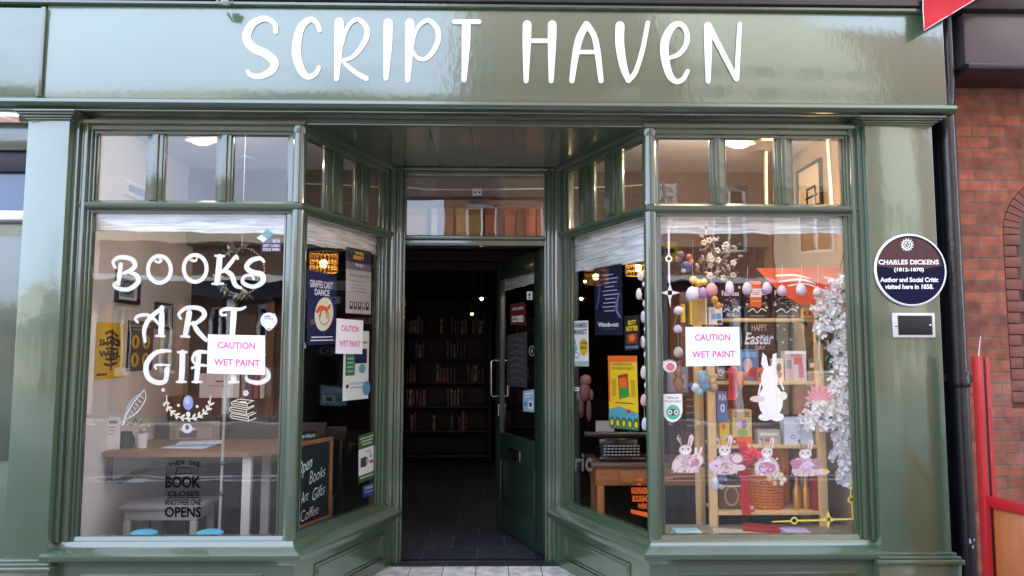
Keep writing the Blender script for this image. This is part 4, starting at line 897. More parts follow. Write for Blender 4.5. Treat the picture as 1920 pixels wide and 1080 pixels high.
def band(label, fr, pts, d):  # pale crinkled sheet set behind the top edge of a pane
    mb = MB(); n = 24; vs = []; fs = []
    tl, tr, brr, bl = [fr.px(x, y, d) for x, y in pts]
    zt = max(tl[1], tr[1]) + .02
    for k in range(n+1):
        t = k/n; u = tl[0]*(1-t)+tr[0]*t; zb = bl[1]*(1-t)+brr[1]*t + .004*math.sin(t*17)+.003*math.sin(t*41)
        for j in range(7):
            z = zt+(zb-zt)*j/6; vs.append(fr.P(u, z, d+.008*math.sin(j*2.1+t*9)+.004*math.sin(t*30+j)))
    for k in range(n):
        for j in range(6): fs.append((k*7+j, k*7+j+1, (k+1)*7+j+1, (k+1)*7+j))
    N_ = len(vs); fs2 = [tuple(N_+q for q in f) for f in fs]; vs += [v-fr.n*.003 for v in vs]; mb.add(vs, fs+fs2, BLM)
    o = mb.build('pale_band', smooth=60); tag(o, label, 'band', 'pale bands behind the glass')
    mb = MB(); mb.tube([fr.P(tl[0]+(tr[0]-tl[0])*k/12, bl[1]*(1-k/12)+brr[1]*k/12+.004*math.sin(k/12*17)+.003*math.sin(k/12*41), d) for k in range(13)], .006, pr((225, 228, 224)), 8); mb.build('edge_bar', o, 60)
band('short pale blind across the top of the left front window', F0, [(174, 400), (541, 400), (541, 438), (174, 431)], -.05)
band('short pale blind across the top of the right front window', F0, [(1233, 405), (1587, 405), (1587, 437), (1233, 437)], -.05)
band('slanting pale blind in the angled left window', FRL, [(565, 402), (706, 443), (706, 476), (565, 455)], -.05)
band('deep slanting pale blind in the angled right window', FRR, [(1074, 450), (1221, 405), (1221, 487), (1074, 510)], -.05)
# blind and notices on the open door
FDI = FDO.off(-T/2)
band('small pale blind at the top of the open door glass', FDO, [(1003, 488), (933, 510), (933, 548), (1003, 530)], -T/2-.02)
def dposter(q, W_, H_, m, label, cat='sticker'):
    return poster(FDO, q, W_, H_, -T/2+.006, m)
A = dposter([(957, 570), (985, 566), (985, 610), (957, 610)], 28, 42, pr((96, 20, 30)), ''); A.text("SORRY WE'RE", 4, 8, 24, 13, W2, .02); A.text('CLOSED', 3, 24, 25, 36, W2, .04); flat('closed_sign', 'dark red closed sign hanging in the open door glass', 'sign', A)
A = dposter([(988, 547), (998, 546), (998, 562), (988, 562)], 10, 15, W2, ''); A.ell(5, 6, 2, 3, BKI); A.rect(3, 10, 7, 13, BKI); flat('alarm_sticker', 'tiny white and black sticker top right of the door glass', 'sticker', A)
A = dposter([(981, 733), (1002, 730), (1002, 773), (981, 771)], 20, 40, pr((150, 190, 210)), ''); A.rect(3, 5, 17, 8, W2); A.rect(3, 11, 14, 13, W2); A.rect(9, 20, 18, 34, W2); A.rect(11, 23, 16, 31, DGREY); A.ell(5, 26, 3, 4, TEAL); flat('notice', 'pale blue notice with a white box on the open door glass', 'notice', A)
A = dposter([(984, 834), (1000, 832), (1000, 862), (984, 857)], 16, 26, pr((120, 190, 40)), ''); A.rect(3, 6, 13, 9, MGREEN); A.rect(3, 14, 13, 16, MGREEN); flat('green_sticker', 'lime green sticker at the bottom right of the door glass', 'sticker', A)
A = dposter([(951, 628), (988, 622), (988, 726), (951, 724)], 36, 90, pr((60, 60, 64)), '')
for k in range(7): A.stroke([(6, 12+k*11), (18, 8+k*11), (30, 14+k*11)], pr((110, 110, 114)), 1.6)
flat('poster', 'dim grey poster on the inside of the open door glass', 'poster', A)
A = Art(FDO, lambda x, y: FDO.px(x, y, 0), -T/2+.006); A.ring(994, 658, 5, 9, 1.6, GREY, 16); A.ell(994, 658, 1.5, 4, GREY, 8); flat('round_sticker', 'thin grey ring sticker on the open door glass', 'sticker', A)

# ============================================================ lamps
def lamp(x, y, z, power, rgb=(255, 190, 110), r=.03):
    l = bpy.data.lights.new('lamp_light', 'POINT'); l.energy = power; l.color = lin(rgb); l.shadow_soft_size = r
    o = bpy.data.objects.new('lamp_light', l); col.objects.link(o); o.location = (x, y, z); return o
BULB = emis('lit_bulb', (255, 214, 140), 30); SPOTB = emis('lit_spot', (255, 236, 200), 60); LEDM = emis('lit_led_strip', (255, 226, 150), 3)
def addlight(par, loc, power, rgb=(255, 190, 110), r=.03):
    o = lamp(0, 0, 0, power, rgb, r); o.parent = par; o.location = Vector(loc)-Vector(par['_w'])
SHADE = mat('beaded_amber_shade', (226, 176, 96), .4, .4, 60, .5, 80)
def pendant(px_, py_, y, label, rad, woven=True, power=4):
    fr = FI(y); u, z = fr.px(px_, py_, 0); c = Vector((u, y, z))
    t = thing('pendant_lamp', tuple(c), label, 'pendant lamp', 'pendant lamps inside the shop')
    mb = MB(); mb.ball(c+Vector((0, 0, -rad*.1)), rad*.28, BULB, 12); mb.build('bulb', t, 60)
    mb = MB(); 
    if woven:
        for k in range(22):
            a = 2*math.pi*k/22
            mb.tube([c+Vector((math.cos(a)*rad, math.sin(a)*rad, zz)) for zz in (-rad*.7, 0, rad*.7)], rad*.045, SHADE, 5)
        for q in (-.7, -.25, .2, .7): mb.tube([c+Vector((math.cos(2*math.pi*k/24)*rad, math.sin(2*math.pi*k/24)*rad, q*rad)) for k in range(25)], rad*.05, SHADE, 5)
    else:
        mb.lathe(c, [(rad*.25, rad*.8), (rad*.9, rad*.3), (rad*1.3, 0), (rad*1.27, 0), (rad*.85, rad*.26), (rad*.2, rad*.76)], DARKG, 20)
    mb.build('lamp_shade', t, 60)
    mb = MB(); mb.tube([c+Vector((0, 0, rad*.7)), (u, y, 2.83)], .006, BLACK, 6); mb.build('cord', t)
    addlight(t, c+Vector((0, 0, -rad*.1)), power)
pendant(607, 492, 2.4, 'woven amber drum lamp glowing above the navy poster in the angled left window', .13, True, 1.5)
pendant(903, 559, 3.6, 'small dark lamp with bright bulb seen through the open doorway', .06, False, .5)
pendant(885, 588, 4.6, 'faint small lamp farthest back in the doorway', .055, False, .1)
pendant(1196, 500, 2.6, 'yellow lamp glowing at the top right of the angled right window', .12, True, .8)
pendant(1090, 559, 3.4, 'small lamp beside the tall navy poster in the angled right window', .055, False, .3)
pendant(1097, 527, 4.2, 'faint reddish lamp high in the angled right window', .05, False, .1)
for (px_, py_, lb, pw) in ((481, 241, 'tiny bright spotlight in the head of the left front window', 5), (1313, 248, 'tiny bright spotlight in the head of the right front window', 34)):
    fr = FI(.12); u, z = fr.px(px_, py_, 0); t = thing('window_spotlight', (u, .12, z), lb, 'spotlight', 'spotlights in the window heads')
    mb = MB(); mb.ball((u, .12, z), .009, SPOTB, 10); mb.build('bulb', t, 60)
    mb = MB(); mb.lathe((u, .12, z), [(.012, .003), (.028, .01), (.03, .05), (.0, .052)], STEEL, 16); mb.tube([(u, .12, z+.05), (u, .12, 3.14)], .008, STEEL, 8); mb.build('housing', t, 60)
    addlight(t, (u, .13, z-.03), pw, (255, 226, 190), .02)
def bulkhead(px_, py_, y, label, pw):
    z = 3.12; fr = FI(y); u = fr.px(px_, py_, 0)[0]; zz = fr.px(px_, py_, 0)[1]
    t = thing('bulkhead_light', (u, y, zz), label, 'ceiling light', 'oblong glass ceiling lights')
    mb = MB(); mb.wbox(u-.13, u+.13, y-.07, y+.07, zz+.03, zz+.07, W2, .012); mb.wbox(u-.02, u+.02, y-.02, y+.02, zz+.07, 3.14, W2, 0); mb.build('base', t)
    g = mat('frosted_lamp_glass', (215, 218, 225), .25, .05, 3, .2, 60); g.node_tree.nodes['Principled BSDF'].inputs['Emission Color'].default_value = (1, .95, .85, 1); g.node_tree.nodes['Principled BSDF'].inputs['Emission Strength'].default_value = .35  # slight glow added to the glass cover
    mb = MB(); vs = []
    mb.ball((u, y, zz+.03), .115, g, 20, (1, .55, .62)); mb.build('glass_cover', t, 60)
    mb = MB(); 
    for q in (0, .035): mb.tube([(u+.118*math.cos(2*math.pi*k/28), y+.066*math.sin(2*math.pi*k/28), zz+.03-q*.9) for k in range(29)], .006, W2, 6)
    mb.build('wire_guard', t, 60); addlight(t, (u, y, zz-.09), pw, (255, 232, 205), .06)  # point light added under the fitting to brighten the window interior
bulkhead(380, 262, .55, 'oblong glass ceiling light behind the middle pane of the left window top row', 1)
bulkhead(1385, 268, .55, 'oblong glass ceiling light behind the middle pane of the right window top row', 1.5)
fr = FI(1.3); u, z = fr.px(464, 298, 0)
t = thing('ceiling_sensor', (u, 1.3, z), 'small round white ceiling fitting hanging on a thin stem in the left window', 'ceiling fitting'); mb = MB(); mb.lathe((u, 1.3, z), [(0, -.01), (.07, -.008), (.075, .01), (.03, .025), (0, .026)], pr((170, 185, 220)), 18); mb.build('disc', t, 60)
mb = MB(); mb.tube([(u, 1.3, z+.02), (u, 1.3, 3.14)], .008, W2, 8); mb.build('stem', t)
for (x0, y0, x1, y1, lb) in ((1436, 258, 1438, 384, 'upright glowing warm light strip behind the middle top pane of the right window'), (1551, 264, 1560, 384, 'upright glowing warm light strip behind the rightmost top pane of the right window')):
    fr = FI(1.0 if x0 < 1500 else .35); a = fr.px(x0, y0, 0); b = fr.px(x1, y1, 0); yy = fr.o.y; zt_ = min(a[1]+.05, 3.12)
    t = thing('light_strip', (a[0], yy, 2.3), lb, 'light strip', 'warm light strips')
    mb = MB(); mb.tube([(a[0], yy, zt_), ((a[0]+b[0])/2, yy, (a[1]+b[1])/2), (b[0], yy, b[1]), (b[0], yy, b[1]-.1)], .007, LEDM, 10); mb.build('tube', t, 60)
    mb = MB(); mb.wbox(b[0]-.012, b[0]+.012, yy+.012, yy+.03, b[1]-.14, min(zt_, 3.13), WARMW); mb.build('backing', t)
    addlight(t, ((a[0]+b[0])/2, yy-.05, 2.65), 1, (255, 206, 130), .05)

# cable and small junction box on the beam
t = thing('cable_run', (0, 1.74, 2.8), 'thin white cable with a small socket along the beam above the door', 'cable')
cf = FI(1.735); mb = MB(); cp = [cf.P(*cf.px(x, y, 0), 0) for x, y in ((565, 344), (640, 347), (700, 350), (760, 351), (800, 355), (880, 356), (1000, 354), (1080, 352), (1160, 350), (1215, 346))]
mb.tube(cp, .006, W2, 6); mb.build('cable', t, 60)
A = Art(cf, lambda x, y: cf.px(x, y, 0), .005); A.rect(886, 355, 904, 368, W2, .03); A.ell(891, 362, 2, 2, BKI, 10); A.ell(899, 362, 2, 2, BKI, 10); A.mb.build('socket', t, 0)
# orange and yellow upright blocks on the ledge above the door
t = thing('high_shelf', (0, 1.6, 2.5), 'dark narrow shelf just above the doorway inside', 'shelf'); sf = FI(1.45); zl = sf.px(890, 440, 0)[1]
mb = MB(); mb.wbox(-.9, .55, 1.45, 1.74, zl-.06, zl-.03, WOODD); mb.build('board', t)
mb = MB(); mb.wbox(-.8, -.77, 1.5, 1.74, zl-.12, zl-.061, WOODD); mb.wbox(.42, .45, 1.5, 1.74, zl-.12, zl-.061, WOODD); mb.build('bracket', t)
YB1, YB2 = mat('ochre_card', (206, 150, 60), .6, .15, 12), mat('orange_card', (196, 96, 36), .6, .3, 30)
cols_ = [('pale yellow', (214, 176, 110), 761, 800), ('white edged', (236, 226, 200), 808, 821), ('grey and ochre', (150, 110, 60), 823, 850), ('ochre', (206, 160, 80), 855, 905), ('patterned orange', (214, 110, 50), 909, 930), ('brown', (120, 70, 30), 932, 944), ('bright orange', (214, 96, 50), 946, 966), ('dark amber', (140, 80, 30), 968, 983), ('orange flecked', (206, 104, 52), 985, 1004), ('burnt orange', (150, 74, 26), 1006, 1018)]
for nm, c, a, b in cols_:
    ua, ub = sf.px(a, 400, 0)[0], sf.px(b, 400, 0)[0]; zh = sf.px(890, 390, 0)[1]
    mb = MB(); c = tuple(int(v*.72) for v in c); mb.wbox(ua, ub, 1.45, 1.7, zl-.03, zh, pr(c), .004); o = mb.build('upright_block', smooth=30); tag(o, nm+' upright block in the row on the high shelf above the door', 'box file', 'upright blocks over the door')
    mb = MB(); mb.wbox(ua+.006, ub-.006, 1.447, 1.4495, zl+.02, zh-.06, pr(tuple(min(255, int(v*1.15)) for v in c)), 0); mb.build('front_panel', o, 0)

# ============================================================ inside the left window
def wallpic(fr, q, label, fw=.02, art=None, framem=None, cat='framed picture', name='framed_picture', group=None):
    """framed picture on a wall frame; q = u0,u1,z0,z1"""
    u0, u1, z0, z1 = q; t = thing(name, tuple(fr.P((u0+u1)/2, z0, 0)), label, cat, group)
    mb = MB(); fm = framem or BLACK
    mb.box(fr, u0, u1, z1-fw, z1, 0, .025, fm, .003); mb.box(fr, u0, u1, z0, z0+fw, 0, .025, fm, .003); mb.box(fr, u0, u0+fw, z0+fw, z1-fw, 0, .025, fm, .003); mb.box(fr, u1-fw, u1, z0+fw, z1-fw, 0, .025, fm, .003)
    mb.build('frame', t)
    A = Art(fr, lambda x, y: (u0+(u1-u0)*x, z1+(z0-z1)*y), .004); A.rect(.02, .02, .98, .98, W2, .004)
    if art: art(A)
    A.mb.build('print', t, 0); return t
FWL = Fr((-2.68, 0, 0), (0, 1, 0), (1, 0, 0)); FWR = Fr((2.36, 2, 0), (0, -1, 0), (-1, 0, 0))
def uz(fr, a, b):   # px box -> u0,u1,z0,z1
    p, q = fr.px(*a), fr.px(*b); return (min(p[0], q[0]), max(p[0], q[0]), min(p[1], q[1]), max(p[1], q[1]))
def art1(A): A.rect(.2, .2, .8, .8, GREY); A.ring(.5, .5, .2, .2, .06, DGREY)
wallpic(FWL, uz(FWL, (216, 505), (257, 572)), 'black and white framed picture under the letter B', .025, art1)
wallpic(FWL, uz(FWL, (289, 566), (318, 618)), 'small dark framed picture behind the letter A of ART', .02, art1)
wallpic(FWL, uz(FWL, (232, 335), (276, 383)), 'white framed picture behind the leftmost top pane', .03, lambda A: A.rect(.15, .15, .85, .85, pr((130, 150, 190))), W2)
def artY(A):
    A.rect(.0, .0, 1, 1, YEL); 
    for k in range(7): A.stroke([(.3+.05*(k % 2), .2+k*.09), (.5, .16+k*.1), (.72, .24+k*.08)], BKI, .05)
    A.rect(.5, .12, .56, .86, BKI); A.rect(.06, .9, .4, .94, BKI)
A = Art(FWL, lambda x, y: (lambda q: (q[0]+(q[1]-q[0])*x, q[3]+(q[2]-q[3])*y))(uz(FWL, (181, 603), (230, 708))), .002); A.rect(0, 0, 1, 1, pr((206, 176, 40)), .002); artY(A); A.text('SHAKE', .1, .3, .85, .42, BKI, .04); A.text('WELL', .1, .5, .85, .62, BKI, .04); flat('poster', 'yellow poster with jagged black lettering on the left inner wall', 'poster', A)
A = Art(FWL, lambda x, y: (lambda q: (q[0]+(q[1]-q[0])*x, q[3]+(q[2]-q[3])*y))(uz(FWL, (240, 600), (284, 694))), .002); A.rect(0, 0, 1, 1, pr((40, 36, 32)), .002)
for i in range(2):
    for j in range(2): A.ell(.3+i*.42, .42+j*.36, .15, .14, YEL); A.ell(.3+i*.42, .42+j*.36, .05, .09, BKI)
A.rect(.15, .08, .85, .12, GREY); A.rect(.2, .16, .7, .19, GREY); flat('poster', 'black poster with four yellow discs on the left inner wall', 'poster', A)
# counter table along the window
ty, tw = .52, .55
fr = FI(ty); zT = fr.px(300, 857)[1]; xr = fr.px(465, 857)[0]
t = thing('window_counter', (-2.2, .8, 0), 'brown oak counter table behind the left window with white legs', 'table')
mb = MB()
q = [(-2.66, ty), (xr, ty), (xr+.3, ty+.3), (xr+.3, ty+tw+.2), (-2.66, ty+tw+.2)]; n = len(q)
for a, b in ((zT, zT+.035),): mb.add([(x, y, a) for x, y in q]+[(x, y, b) for x, y in q], [list(range(n))[::-1], [n+k for k in range(n)]]+[(k, (k+1) % n, n+(k+1) % n, n+k) for k in range(n)], WOODM)
mb.build('tabletop', t)
for x, y in ((fr.px(457, 900)[0], ty+.05), (FI(1.1).px(497, 900)[0], 1.1), (-1.9, 1.15)):
    mb = MB(); mb.wbox(x-.03, x+.03, y, y+.05, 0, zT, pr((214, 206, 200)), .004); mb.build('leg', t)
mb = MB(); mb.tube([(-2.64, ty+.06, zT-.01), (-2.64, ty+.06, zT-.17), (-2.58, ty+.06, zT-.17), (-2.25, ty+.06, zT-.02)], .02, WOODD, 8); mb.build('bracket', t)
mb = MB(); mb.wbox(-2.66, xr+.35, ty+tw+.2, ty+tw+.23, zT-.0, zT+.16, WOODD); mb.build('back_rail', t)
zt_ = zT+.036
# things on the counter
def onbox(name, label, cat, px0, px1, ytop, y, d, m, zb=zt_, art=None, group=None):
    fr = FI(y); a = fr.px(px0, 800)[0]; b = fr.px(px1, 800)[0]; z1 = fr.px(px0, ytop)[1]
    A = Art(fr, lambda x, yy: (a+(b-a)*x, z1+(zb-z1)*yy), .0); A.mb.box(fr, a, b, zb, z1, -d, 0, m, .003)
    if art: art(A)
    return flat(name, label, cat, A, group)
c = FI(.75).px(235, 850); mb = MB(); mb.lathe((c[0], .75, zt_), [(.0, 0), (.05, 0), (.06, .03), (.055, .07), (.035, .1), (.038, .11), (.0, .11)], BKI, 18); o = mb.build('dark_jar', smooth=50); tag(o, 'small round black jar on the window counter', 'jar')
c = FI(.72).px(266, 850); t = thing('flower_cup', (c[0], .72, zt_), 'white cup of pale dried flowers on the window counter', 'flower cup')
mb = MB(); mb.lathe((c[0], .72, zt_), [(0, 0), (.03, 0), (.038, .1), (.034, .1), (.0, .02)], W2, 16); mb.build('cup', t, 50)
mb = MB()
for k in range(16):
    a = random.uniform(0, 6.28); r_ = random.uniform(.01, .05); h = random.uniform(.11, .2); p = Vector((c[0]+math.cos(a)*r_, .72+math.sin(a)*r_, zt_+h)); mb.tube([(c[0], .72, zt_+.03), p], .0015, MGREEN, 4); mb.ball(p, random.uniform(.008, .014), pr((226, 214, 200)), 6)
mb.build('flowers', t, 60)
onbox('menu_holder', 'tall white menu card standing at the wall end of the counter', 'menu card', 197, 224, 782, .62, .02, W2, art=lambda A: (A.rect(.15, .1, .85, .2, GREY), A.rect(.15, .3, .7, .33, GREY), A.rect(.15, .4, .75, .43, GREY), A.rect(.15, .5, .6, .53, GREY)))
mb = MB()
for k in range(4): mb.box(Fr((-2.35+.02*k, .7+.03*k, 0), (1, .12*k-.1, 0)), 0, .3, zt_+k*.004, zt_+k*.004+.003, -.2, 0, (W2, pr((200, 200, 210)), PB, W2)[k], 0)
o = mb.build('magazine', smooth=0); tag(o, 'thin pile of open magazines lying on the window counter', 'magazines')
# framed cards standing on the counter back
def cardart(A): A.rect(.15, .2, .85, .8, pr((170, 160, 160))); A.ell(.5, .5, .2, .15, pr((226, 216, 206)))
onbox('picture_card', 'pale picture card leaning behind the egg wreath sticker', 'card', 318, 412, 790, 1.15, .02, pr((150, 136, 126)), art=lambda A: (A.rect(.12, .3, .85, .9, pr((176, 160, 148))), A.rect(.2, .5, .55, .85, pr((110, 100, 96)))))
onbox('picture_card', 'white notice hanging just under the left front wet paint notice', 'card', 371, 446, 700, 1.25, .01, pr((226, 212, 206)), zb=FI(1.25).px(400, 746)[1], art=lambda A: (A.rect(.4, .3, .6, .36, BRED), A.rect(.2, .5, .8, .53, GREY)))
# pole, red brown cupboard and menu board behind the counter
fr = FI(.3); u = fr.px(418, 850)[0]; mb = MB(); mb.tube([(u-.006, .3, .41), (u, .3, 1.1), (u+.004, .3, fr.px(418, 690)[1])], .009, pr((160, 150, 138)), 10); mb.ball((u, .3, fr.px(418, 868)[1]), .018, DGREY, 8); mb.ball((u, .3, fr.px(418, 925)[1]), .018, DGREY, 8); tag(mb.build('window_pole', smooth=60), 'slim pale pole standing in the left window under the wet paint notice', 'pole')
t = thing('low_cupboard', (-1.75, 1.62, 0), 'red brown slatted cupboard in the shade under the far end of the counter', 'cupboard')
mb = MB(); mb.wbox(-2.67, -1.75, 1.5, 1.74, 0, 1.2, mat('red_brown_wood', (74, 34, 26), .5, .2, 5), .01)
mb.build('carcass', t); mb = MB()
for k in range(9): mb.wbox(-2.65+k*.092, -2.58+k*.092, 1.485, 1.4995, .08, 1.12, mat('red_brown_wood', (92, 46, 32)), .004)
mb.build('slats', t)
fr = FI(1.6); a = fr.px(452, 690); b = fr.px(532, 822); t = thing('menu_board', (a[0], 1.6, b[1]), 'dark menu blackboard behind the letter S of GIFTS', 'blackboard')
A = Art(fr, lambda x, y: fr.px(x, y), 0); A.mb.box(fr, a[0], b[0], b[1], a[1], -.02, 0, mat('chalkboard_black', (12, 22, 28)), .003)
for k in range(5): A.stroke([(462, 712+k*19, .8), (480, 706+k*19, 1.2), (500, 714+k*19, .8), (518, 708+k*19, 1)], GREY)
A.mb.build('board', t, 0); mb = MB(); mb.box(fr, a[0]-.01, b[0]+.01, b[1]-.1, b[1]-.001, -.03, .02, mat('beige_ledge', (170, 158, 142), .6), .004); mb.build('ledge', t)
fr = FI(1.45); a = fr.px(404, 700); b = fr.px(424, 842); mb = MB(); mb.box(fr, a[0], b[0], b[1], a[1], -.05, 0, mat('dark_red_paint', (96, 24, 26), .5), .004); tag(mb.build('red_upright_board'), 'narrow dark red upright board behind the wet paint notice', 'board')
mb = MB()
for k in range(5): mb.wbox(-2.02+k*.05, -1.985+k*.05, 1.3, 1.5, 1.2, 1.42+.02*(k % 3), pr([(170, 160, 150), (90, 90, 96), (150, 60, 50), (190, 184, 176), (60, 70, 90)][k]), .003)
tag(mb.build('book_row'), 'short row of books on the low cupboard seen through the left window', 'books')
# stools
def stool(px_, ytop, y, h_w, label, topm, legm):
    fr = FI(y); u, z = fr.px(px_, ytop); t = thing('stool', (u, y, 0), label, 'stool')
    mb = MB(); mb.wbox(u-h_w, u+h_w, y-.16, y+.2, z-.03, z, topm, .012); mb.build('seat', t)
    for sx in (-1, 1):
        for sy in (-.12, .16): mb = MB(); mb.wbox(u+sx*(h_w-.05)-.022, u+sx*(h_w-.05)+.022, y+sy-.02, y+sy+.02, 0, z-.1, legm, .004); mb.build('leg', t)
    mb = MB(); mb.wbox(u-h_w+.03, u+h_w-.03, y-.13, y+.17, z-.1, z-.031, legm, .004); mb.build('apron', t)
stool(318, 940, .62, .27, 'grey topped low stool under the window counter', mat('grey_seat', (130, 124, 120), .6), pr((150, 144, 138)))
t = thing('chair', (-1.45, 1.3, 0), 'dark slatted chair in the shadow right of the counter', 'chair')
mb = MB(); mb.wbox(-1.65, -1.25, 1.2, 1.6, .43, .46, WOODD); mb.build('seat', t)
mb = MB(); mb.wbox(-1.65, -1.25, 1.6, 1.63, .85, .95, WOODD)
for k in range(5): mb.wbox(-1.62+k*.08, -1.6+k*.08, 1.6, 1.62, .46, .85, WOODD)
mb.build('backrest', t)
for x, y in ((-1.64, 1.22), (-1.29, 1.22), (-1.64, 1.58), (-1.29, 1.58)): mb = MB(); mb.wbox(x, x+.035, y, y+.035, 0, .43, WOODD); mb.build('leg', t)
# tins on the window ledge
BLT = pr((86, 176, 206))
for cx, lb in ((271, 'pale blue topped round tin on the left window ledge, nearer the wall'), (394, 'pale blue topped tin with a folded tag on the left window ledge')):
    fr = FI(.12); u = fr.px(cx, 990)[0]; mb = MB()
    mb.lathe((u, .12, .41), [(0, 0), (.07, 0), (.074, .035), (.0, .035)], W2, 22, sy=.7); mb.lathe((u, .12, .445), [(0, .026), (.05, .024), (.08, .014), (.084, .004), (.08, 0), (0, 0)], BLT, 22, sy=.7)
    if cx > 300: mb.box(Fr((u, .05, 0), (1, .2, 0)), .0, .09, .412, .43, -.02, 0, W2, .002)
    o = mb.build('round_tin', smooth=40); tag(o, lb, 'tin', 'pale blue tins on the window ledge')
# hanging dried wreath and leaf mobile
fr = FI(.35); u, z = fr.px(452, 508); rad = .155
t = thing('dried_wreath', (u, .35, z), 'round beaded dried leaf wreath hanging behind the letters K and S', 'wreath')
mb = MB(); 
for k in range(44): a = 2*math.pi*k/44; mb.ball((u+rad*math.cos(a), .35, z+rad*math.sin(a)), .006, pr((206, 190, 160)), 7)
mb.tube([(u+rad*math.cos(2*math.pi*k/30), .35, z+rad*math.sin(2*math.pi*k/30)) for k in range(31)], .003, WOODM, 6); mb.build('ring', t, 60)
def leaf(mb, c, d, L, w_, m):
    d = d.normalized(); s_ = d.cross(Vector((random.uniform(-.4, .4), 1, random.uniform(-.4, .4)))).normalized()*w_
    n_ = d.cross(s_).normalized()*w_*.3
    mb.add([c, c+d*L*.4+s_, c+d*L, c+d*L*.4-s_, c+d*L*.45+n_], [(0, 1, 4), (1, 2, 4), (2, 3, 4), (3, 0, 4)], m)
mb = MB(); lm = [mat('dried_sage_leaf', (112, 122, 100), .7), mat('pale_dried_leaf', (196, 184, 160), .7), mat('dark_leaf', (46, 60, 44), .6)]
for k in range(60):
    a = R(random.choice([random.uniform(190, 300), random.uniform(70, 130)])); c = Vector((u+rad*math.cos(a), .35+random.uniform(-.02, .02), z+rad*math.sin(a))); leaf(mb, c, Vector((random.uniform(-1, 1), random.uniform(-.3, .3), random.uniform(-1, .6))), random.uniform(.03, .07), .011, random.choice(lm))
mb.build('leaves', t, 0)
mb = MB(); mb.tube([(u, .35, z+rad), (u, .35, 3.14)], .0015, W2, 5); mb.build('string', t)
# cream cable post in the window
fr = FI(.3); u = fr.px(428, 800)[0]
# ---- behind the angled left glass: chalkboard, lamp above, chair
CF = FRL.off(-.16); cx = lambda x, y: CF.px(x, y)
q = [(548, 836), (615, 818), (621, 963), (548, 1004)]; c = [cx(*p) for p in q]; ug = (min(p[0] for p in c), max(p[0] for p in c)); z0, z1 = .41+.0, (c[0][1]+c[1][1])/2
z0 = (c[2][1]+c[3][1])/2
t = thing('chalkboard_sign', tuple(CF.P(sum(ug)/2, z0, 0)), 'wood framed chalkboard with chalk handwriting low behind the angled left glass', 'chalkboard')
mb = MB(); mb.box(CF, ug[0], ug[1], z1-.025, z1, -.02, .006, WOODM); mb.box(CF, ug[0], ug[1], z0, z0+.02, -.02, .006, WOODM); mb.box(CF, ug[1]-.03, ug[1], z0+.02, z1-.025, -.02, .006, WOODM); mb.box(CF, ug[0], ug[0]+.02, z0+.02, z1-.025, -.02, .006, WOODM); mb.build('frame', t)
A = Art(CF, lambda x, y: CF.px(x, y), -.004); cc = [(ug[0]+.02, z0+.02), (ug[1]-.03, z1-.025)]
A.mb.box(CF, cc[0][0], cc[1][0], cc[0][1], cc[1][1], -.018, -.006, mat('chalkboard_black', (12, 22, 28), .6, .2, 8), 0)
CH = pr((206, 226, 224)); CH2 = pr((226, 196, 206))
A.text('Open', 0, 0, 0, 0, CH, .0, .4, quad=[(559, 869), (586, 853), (587, 882), (560, 902)])
A.text('Books', 0, 0, 0, 0, CH, -.01, .4, quad=[(580, 885), (611, 873), (611, 891), (581, 909)])
A.text('Art', 0, 0, 0, 0, CH, -.01, .4, quad=[(564, 925), (579, 918), (579, 937), (565, 947)])
A.text('Gifts', 0, 0, 0, 0, CH, -.01, .4, quad=[(586, 918), (611, 905), (610, 925), (587, 940)])
A.text('Coffee', 0, 0, 0, 0, CH2, -.01, .3, quad=[(564, 959), (598, 945), (598, 962), (565, 980)])
A.mb.build('board', t, 0)
mb = MB(); mb.box(CF, ug[0]-.02, ug[1]-.0, z0-.62, z0-.001, -.03, -.01, WOODD); mb.build('stand', t)
A = poster(FRL.off(0), [(556, 812), (592, 808), (592, 822), (556, 827)], 40, 14, -.09, BKI); A.text('New Hours', 2, 3, 38, 11, CH, .0, .3); flat('chalk_note', 'small black note with chalk writing above the chalkboard', 'note', A)

# ============================================================ plaque and small sign on the right pilaster
PF = F0.off(.12)
pf = lambda x, y, d=.12: F0.px(x, y, d)
c = pf(1704, 507); rp = pf(1771, 507)[0]-c[0]
t = thing('commemorative_plaque', tuple(F0.P(c[0], c[1], .12)), 'round dark commemorative plaque with white rim on the right green pilaster', 'plaque')
NV = mat('enamel_navy', (12, 14, 50), .45, .15, 6, spec=.15); mb = MB()
mb.lathe(F0.P(c[0], c[1], .121), [(0, 0), (rp, 0), (rp, .012), (rp*.985, .02), (rp*.95, .021), (rp*.94, .018), (0, .018)], NV, 56, ax=Vector((0, -1, 0))); mb.build('disc', t, 30)
mb = MB(); mb.lathe(F0.P(c[0], c[1], .121), [(rp*1.0, .008), (rp*1.012, .014), (rp*.985, .0235), (rp*.955, .0235), (rp*.945, .018)], WHITE, 56, ax=Vector((0, -1, 0))); mb.build('rim', t, 60)
A = Art(F0, lambda x, y: F0.px(x, y, .14), .1393); MAR = mat('maroon_reflection', (66, 20, 36), .35, .5, 14, .3, 20, .2, crough=.1)
pts = []
for k in range(25): a = R(188+164*k/24); pts.append((1704+62.5*math.cos(a), 507+62.5*math.sin(a)))
A.poly(pts+[(1740, 503), (1700, 505), (1668, 502)], MAR)  # brick reflection painted in maroon over the upper half of the disc
A.ring(1701, 459, 8.5, 8.5, 2.4, W2, 22); A.ring(1701, 459, 4.6, 5, 1.6, W2, 14); A.stroke([(1698, 456), (1704, 462)], W2, 1.2, k=1)
for k in range(14): a = 2*math.pi*k/14; A.ell(1701+11*math.cos(a), 459+11*math.sin(a), 1.3, 1.3, W2, 6)
